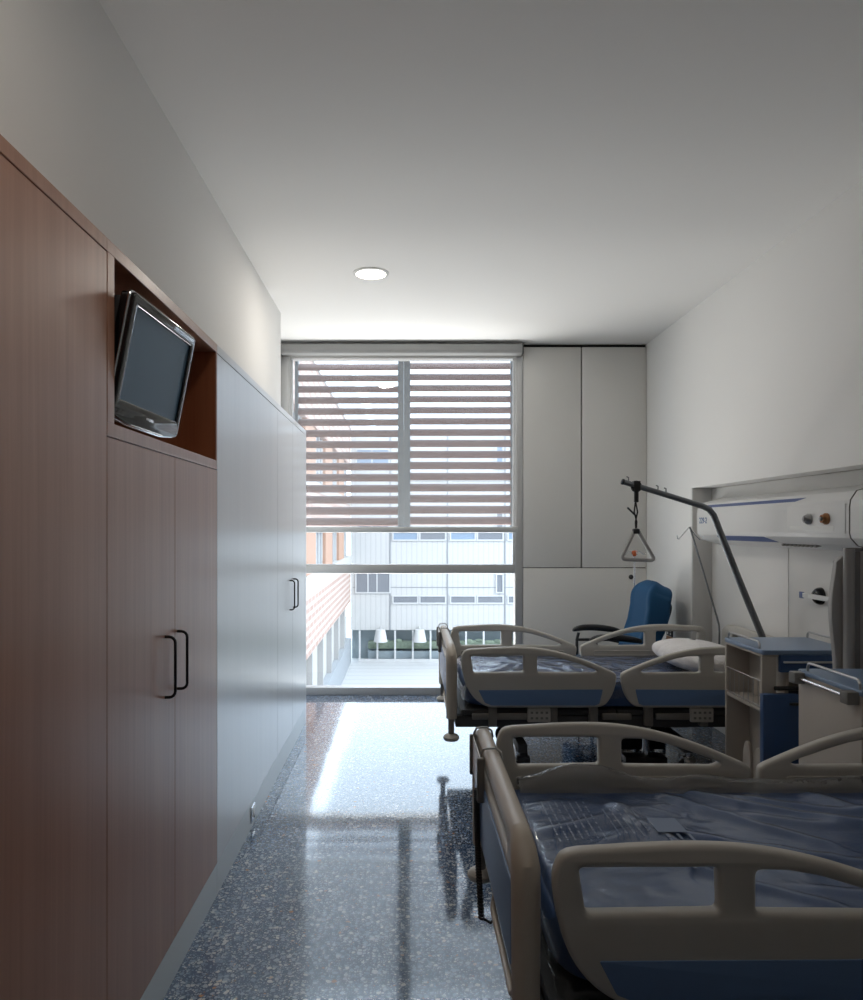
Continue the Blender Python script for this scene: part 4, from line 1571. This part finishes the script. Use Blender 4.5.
dr = MB().box(BX0 + 0.022, BX1 - 0.022, BY0 - 0.014, BY0 + 0.01, 0.75, 0.890, 0.004).build('drawer', M['blue_dark'], nb)
MB().box(BX0 + 0.06, BX1 - 0.06, BY0 - 0.026, BY0 - 0.012, 0.83, 0.84, 0.003).build('handle', M['alu_light'], dr)
dr = MB().box(BX0 + 0.022, BX1 - 0.022, BY0 - 0.014, BY0 + 0.01, 0.10, 0.745, 0.004).build('door', M['blue_dark'], nb)
MB().box(BX1 - 0.12, BX1 - 0.06, BY0 - 0.026, BY0 - 0.012, 0.68, 0.692, 0.003).build('handle', M['black'], dr)
tr_ = MB().tube([(BX0 - 0.026, BY0 + 0.03, 0.908), (BX0 - 0.026, BY1 - 0.03, 0.908)], 0.0075, 12).build('towel_rail', M['chrome'], nb)
for y_ in (BY0 + 0.035, BY1 - 0.035):
    MB().box(BX0 - 0.048, BX0, y_ - 0.026, y_ + 0.026, 0.884, 0.932, 0.004).build('rail_bracket', M['cab_grey'], tr_)
gallery(BX0 + 0.014, BY0 + 0.03, BY1 - 0.05, BZ + 0.018, nb)
gallery(BX1 - 0.014, BY0 + 0.03, BY1 - 0.05, BZ + 0.018, nb)
casters(BX0, BX1, BY0, BY1, nb)

# ------------------------------------------------------------------ folded privacy screen between the cabinets
fs = thing('folding_screen', 'dark grey folded privacy screen with a bulging grip beside the supply unit', 'folding screen', (2.1, 3.40, 0))
# leading edge with its finger grip
gp = []
for z_, b_ in ((0.30, 0.0), (0.85, 0.0), (0.96, 0.004), (1.04, 0.016), (1.12, 0.030), (1.19, 0.034), (1.26, 0.028), (1.33, 0.012), (1.38, 0.0), (1.40, 0.0)):
    gp.append((1.925 - b_ * 0.6, z_))
gp = catmull(gp, 3, False) + [(1.955, 1.425), (1.965, 1.425), (1.965, 0.30)]
MB().prism(gp, 3.40, 3.432, 'Y', 0.004).build('leading_edge', M['screen_grey'], fs)
for i in range(5):
    x_ = 1.955 + i * 0.066
    pf = MB()
    pf.tube([(x_ + 0.012, 3.375 + 0.01 * (i % 2), 0.22), (x_ + 0.012, 3.375 + 0.01 * (i % 2), 1.458)], 0.024, 16)
    pf.build('panel_post', M['screen_grey'], fs)
    pc = MB()
    pc.box(x_ + 0.022, x_ + 0.066, 3.37, 3.40, 0.30, 1.446, 0.003)
    pc.build('panel', M['screen_dark'], fs)
    MB().box(x_ - 0.006, x_ + 0.07, 3.362, 3.398, 1.448, 1.462, 0.003).build('top_cap', M['screen_dark'], fs)
MB().box(1.94, 2.36, 3.36, 3.42, 0.18, 0.235, 0.005).build('base_beam', M['screen_grey'], fs)
for x_ in (1.97, 2.33):
    MB().cyl((x_, 3.375, 0.03), (x_, 3.405, 0.03), 0.03, bev=0.004).box(x_ - 0.012, x_ + 0.012, 3.378, 3.402, 0.03, 0.185, 0.003).build('caster', M['black'], fs)

# ------------------------------------------------------------------ courtyard outside
YO = 40.0
struct(MB().box(-40, 40, 9.0, 60, -5.7, -5.45).build('ground', M['paving']), 'pale paved courtyard below the window', 'ground')


def ox(x):
    return (x - CX) * YO / F


def oz(y):
    return EYE - (y - CY) * YO / F


ob = thing('office_building', 'long white ribbed building with strip windows across the courtyard', 'building', (8, YO, -5.45))
fa = MB()
fa.box(-2.9, 26, YO, YO + 8, oz(630), 6.55)
fa.build('facade_wall', M['facade'], ob)
MB().box(-2.95, 26, YO - 0.08, YO + 8.1, 6.5, 6.72).build('roof_edge', M['win_frame'], ob)
MB().box(-2.9, 26, YO + 0.9, YO + 8, -5.45, oz(630)).build('ground_floor_wall', mat('arcade_glass', (0.27, 0.32, 0.34), 0.2), ob)
jn = MB()
for i in range(9):
    x_ = ox(390 + 57.5 * i)
    jn.box(x_ - 0.035, x_ + 0.035, YO - 0.03, YO, oz(630), 6.5)
jn.box(-2.8, 26, YO - 0.015, YO, oz(587.4) - 0.02, oz(587.4) + 0.02)
jn.build('cladding_joints', M['joint'], ob)


def owin(x0, x1, y0, y1, m, mull=()):
    f = MB()
    X0, X1, Z0, Z1 = ox(x0), ox(x1), oz(y1), oz(y0)
    t = 0.07
    f.box(X0 - t, X1 + t, YO - 0.07, YO, Z1, Z1 + t)
    f.box(X0 - t, X1 + t, YO - 0.07, YO, Z0 - t, Z0)
    f.box(X0 - t, X0, YO - 0.07, YO, Z0, Z1)
    f.box(X1, X1 + t, YO - 0.07, YO, Z0, Z1)
    for xx in mull:
        f.box(ox(xx) - 0.03, ox(xx) + 0.03, YO - 0.06, YO, Z0, Z1)
    fo = f.build('window', M['win_frame'], ob)
    MB().box(X0, X1, YO - 0.035, YO - 0.005, Z0, Z1).build('pane', m, fo)


for yr, m_ in ((474, M['win_blue']), (533, M['win_blue']), (596.5, M['win_dark'])):
    for bay in range(3):
        bx = 390 + 57.5 * bay
        hgt = 5.5 if yr == 474 else (6.5 if yr == 533 else 6.0)
        owin(bx + 3.6, bx + 27, yr, yr + hgt, m_)
        owin(bx + 30.5, bx + 54.8, yr, yr + hgt, M['win_dark'] if yr == 533 else m_)
for y0, y1 in ((446, 468), (507, 527), (575, 592)):
    owin(497, 502.3, y0, y1, M['win_dark'] if y0 > 500 else M['win_blue'])
owin(357, 388.5, 450, 465, M['win_blue'], (372,))
owin(357, 388.5, 519, 529, M['win_dark'], (372,))
owin(356.5, 389.3, 573.5, 592, M['win_dark'], (368, 377))
mg = MB()
for i in range(12):
    x_ = ox(360 + 17.6 * i)
    mg.box(x_ - 0.045, x_ + 0.045, YO - 0.30, YO - 0.18, oz(659.0) + 0.04, oz(630))
mg.box(-2.5, 26, YO - 0.30, YO - 0.18, -5.45, oz(659.0) + 0.04)
mg.build('ground_floor_mullions', M['win_frame'], ob)
hd = MB().grid(-2.0, 24, YO - 0.0, YO + 0.5, 120, 4, lambda x, y: (x, y + 0.1 * noise.noise(Vector((x * 2, y * 3, 0))), oz(641) + 0.22 * noise.noise(Vector((x * 1.7, y * 4, 2)))), 0.0)
hb_ = MB()
hb_.box(-2.0, 24, YO - 0.02, YO + 0.5, oz(649), oz(641.5), 0.08)
for i in range(160):
    hb_.super((random.uniform(-2, 24), YO + 0.05, random.uniform(oz(646.5), oz(641))), (0.22, 0.1, 0.12), 2, 8, 5)
hd.bm.free()
tag(hb_.build('hedge', M['hedge']), 'low green hedge along the white building across the courtyard', 'hedge', kind='stuff')
tag(MB().box(-2.0, 24, YO - 0.05, YO + 0.52, -5.45, oz(651), 0.02).build('planter', mat('planter_stone', (0.24, 0.28, 0.30), 0.8)), 'low stone planter under the hedge', 'planter')
for (x0, x1, lab) in ((374, 388, 'white tapered shade by the brick wing across the courtyard'), (413, 426, 'white tapered shade across the courtyard, further from the brick wing')):
    xc = ox((x0 + x1) / 2)
    t = thing('pendant_shade', lab, 'lamp shade', (xc, YO + 0.1, oz(640)), 'shades along the courtyard arcade')
    MB().lathe([(0.36, 0.0), (0.24, 0.62), (0.05, 0.64)], (xc, YO - 0.6, oz(640))).build('shade', M['win_frame'], t)
    MB().cyl((xc, YO - 0.6, oz(640) + 0.64), (xc, YO - 0.6, oz(640) + 0.70), 0.03).tube([(xc, YO - 0.6, oz(640) + 0.69), (xc, YO, oz(640) + 0.69)], 0.03, 8).build('rod', M['win_frame'], t)

# brick wing running away on the left
XWG = -2.9
bw = thing('brick_wing', 'terracotta-screened hospital wing running back on the left of the courtyard', 'building', (XWG - 2, 24, -5.45))
yw0, yw1 = 10.5, YO - 0.1
MB().box(XWG - 6, XWG - 0.25, yw0, yw1, -5.45, 6.6).build('wing_wall', M['slab'], bw)
for z0, z1 in ((4.78, 6.7), (1.5, 2.72), (-2.3, -0.46)):
    MB().box(XWG - 0.2, XWG, yw0, yw1 - 0.02, z0, z1).build('clay_screen', M['clay'], bw)
for z0, z1 in ((2.72, 3.02), (-0.46, 0.12)):
    MB().box(XWG - 0.25, XWG + 0.04, yw0, yw1 - 0.02, z0, z1).build('floor_slab', M['slab'], bw)
for z0, z1 in ((3.02, 4.78), (0.12, 1.5)):
    MB().box(XWG - 0.26, XWG - 0.22, yw0, yw1 - 0.02, z0, z1).build('glazing', M['win_dark'], bw)
    pi_ = MB()
    y_ = yw0 + 0.6
    while y_ < yw1 - 2:
        pi_.box(XWG - 0.24, XWG - 0.05, y_, y_ + 2.6, z0, z1)
        y_ += 5.6
    pi_.build('piers', M['clay_plain'], bw)
    mu_ = MB()
    y_ = yw0 + 3.2
    while y_ < yw1 - 3:
        for k_ in range(4):
            mu_.box(XWG - 0.24, XWG - 0.16, y_ + k_ * 0.95, y_ + k_ * 0.95 + 0.12, z0, z1)
        y_ += 5.6
    mu_.build('mullions', M['win_frame'], bw)
MB().box(XWG - 0.25, XWG + 0.05, yw0, yw1 - 0.1, 6.70, 6.76).build('eaves_slab', M['win_frame'], bw)
cl_ = MB()
y_ = yw0 + 1
while y_ < yw1 - 1:
    cl_.box(XWG - 0.25, XWG - 0.05, y_, y_ + 0.18, -4.2, -2.3)
    y_ += 3.1
cl_.build('columns', M['facade_plain'], bw)
MB().box(XWG - 0.24, XWG + 0.02, yw0, yw1 - 0.02, -5.45, -4.2).build('plinth', mat('plinth_stone', (0.33, 0.35, 0.37), 0.8), bw)
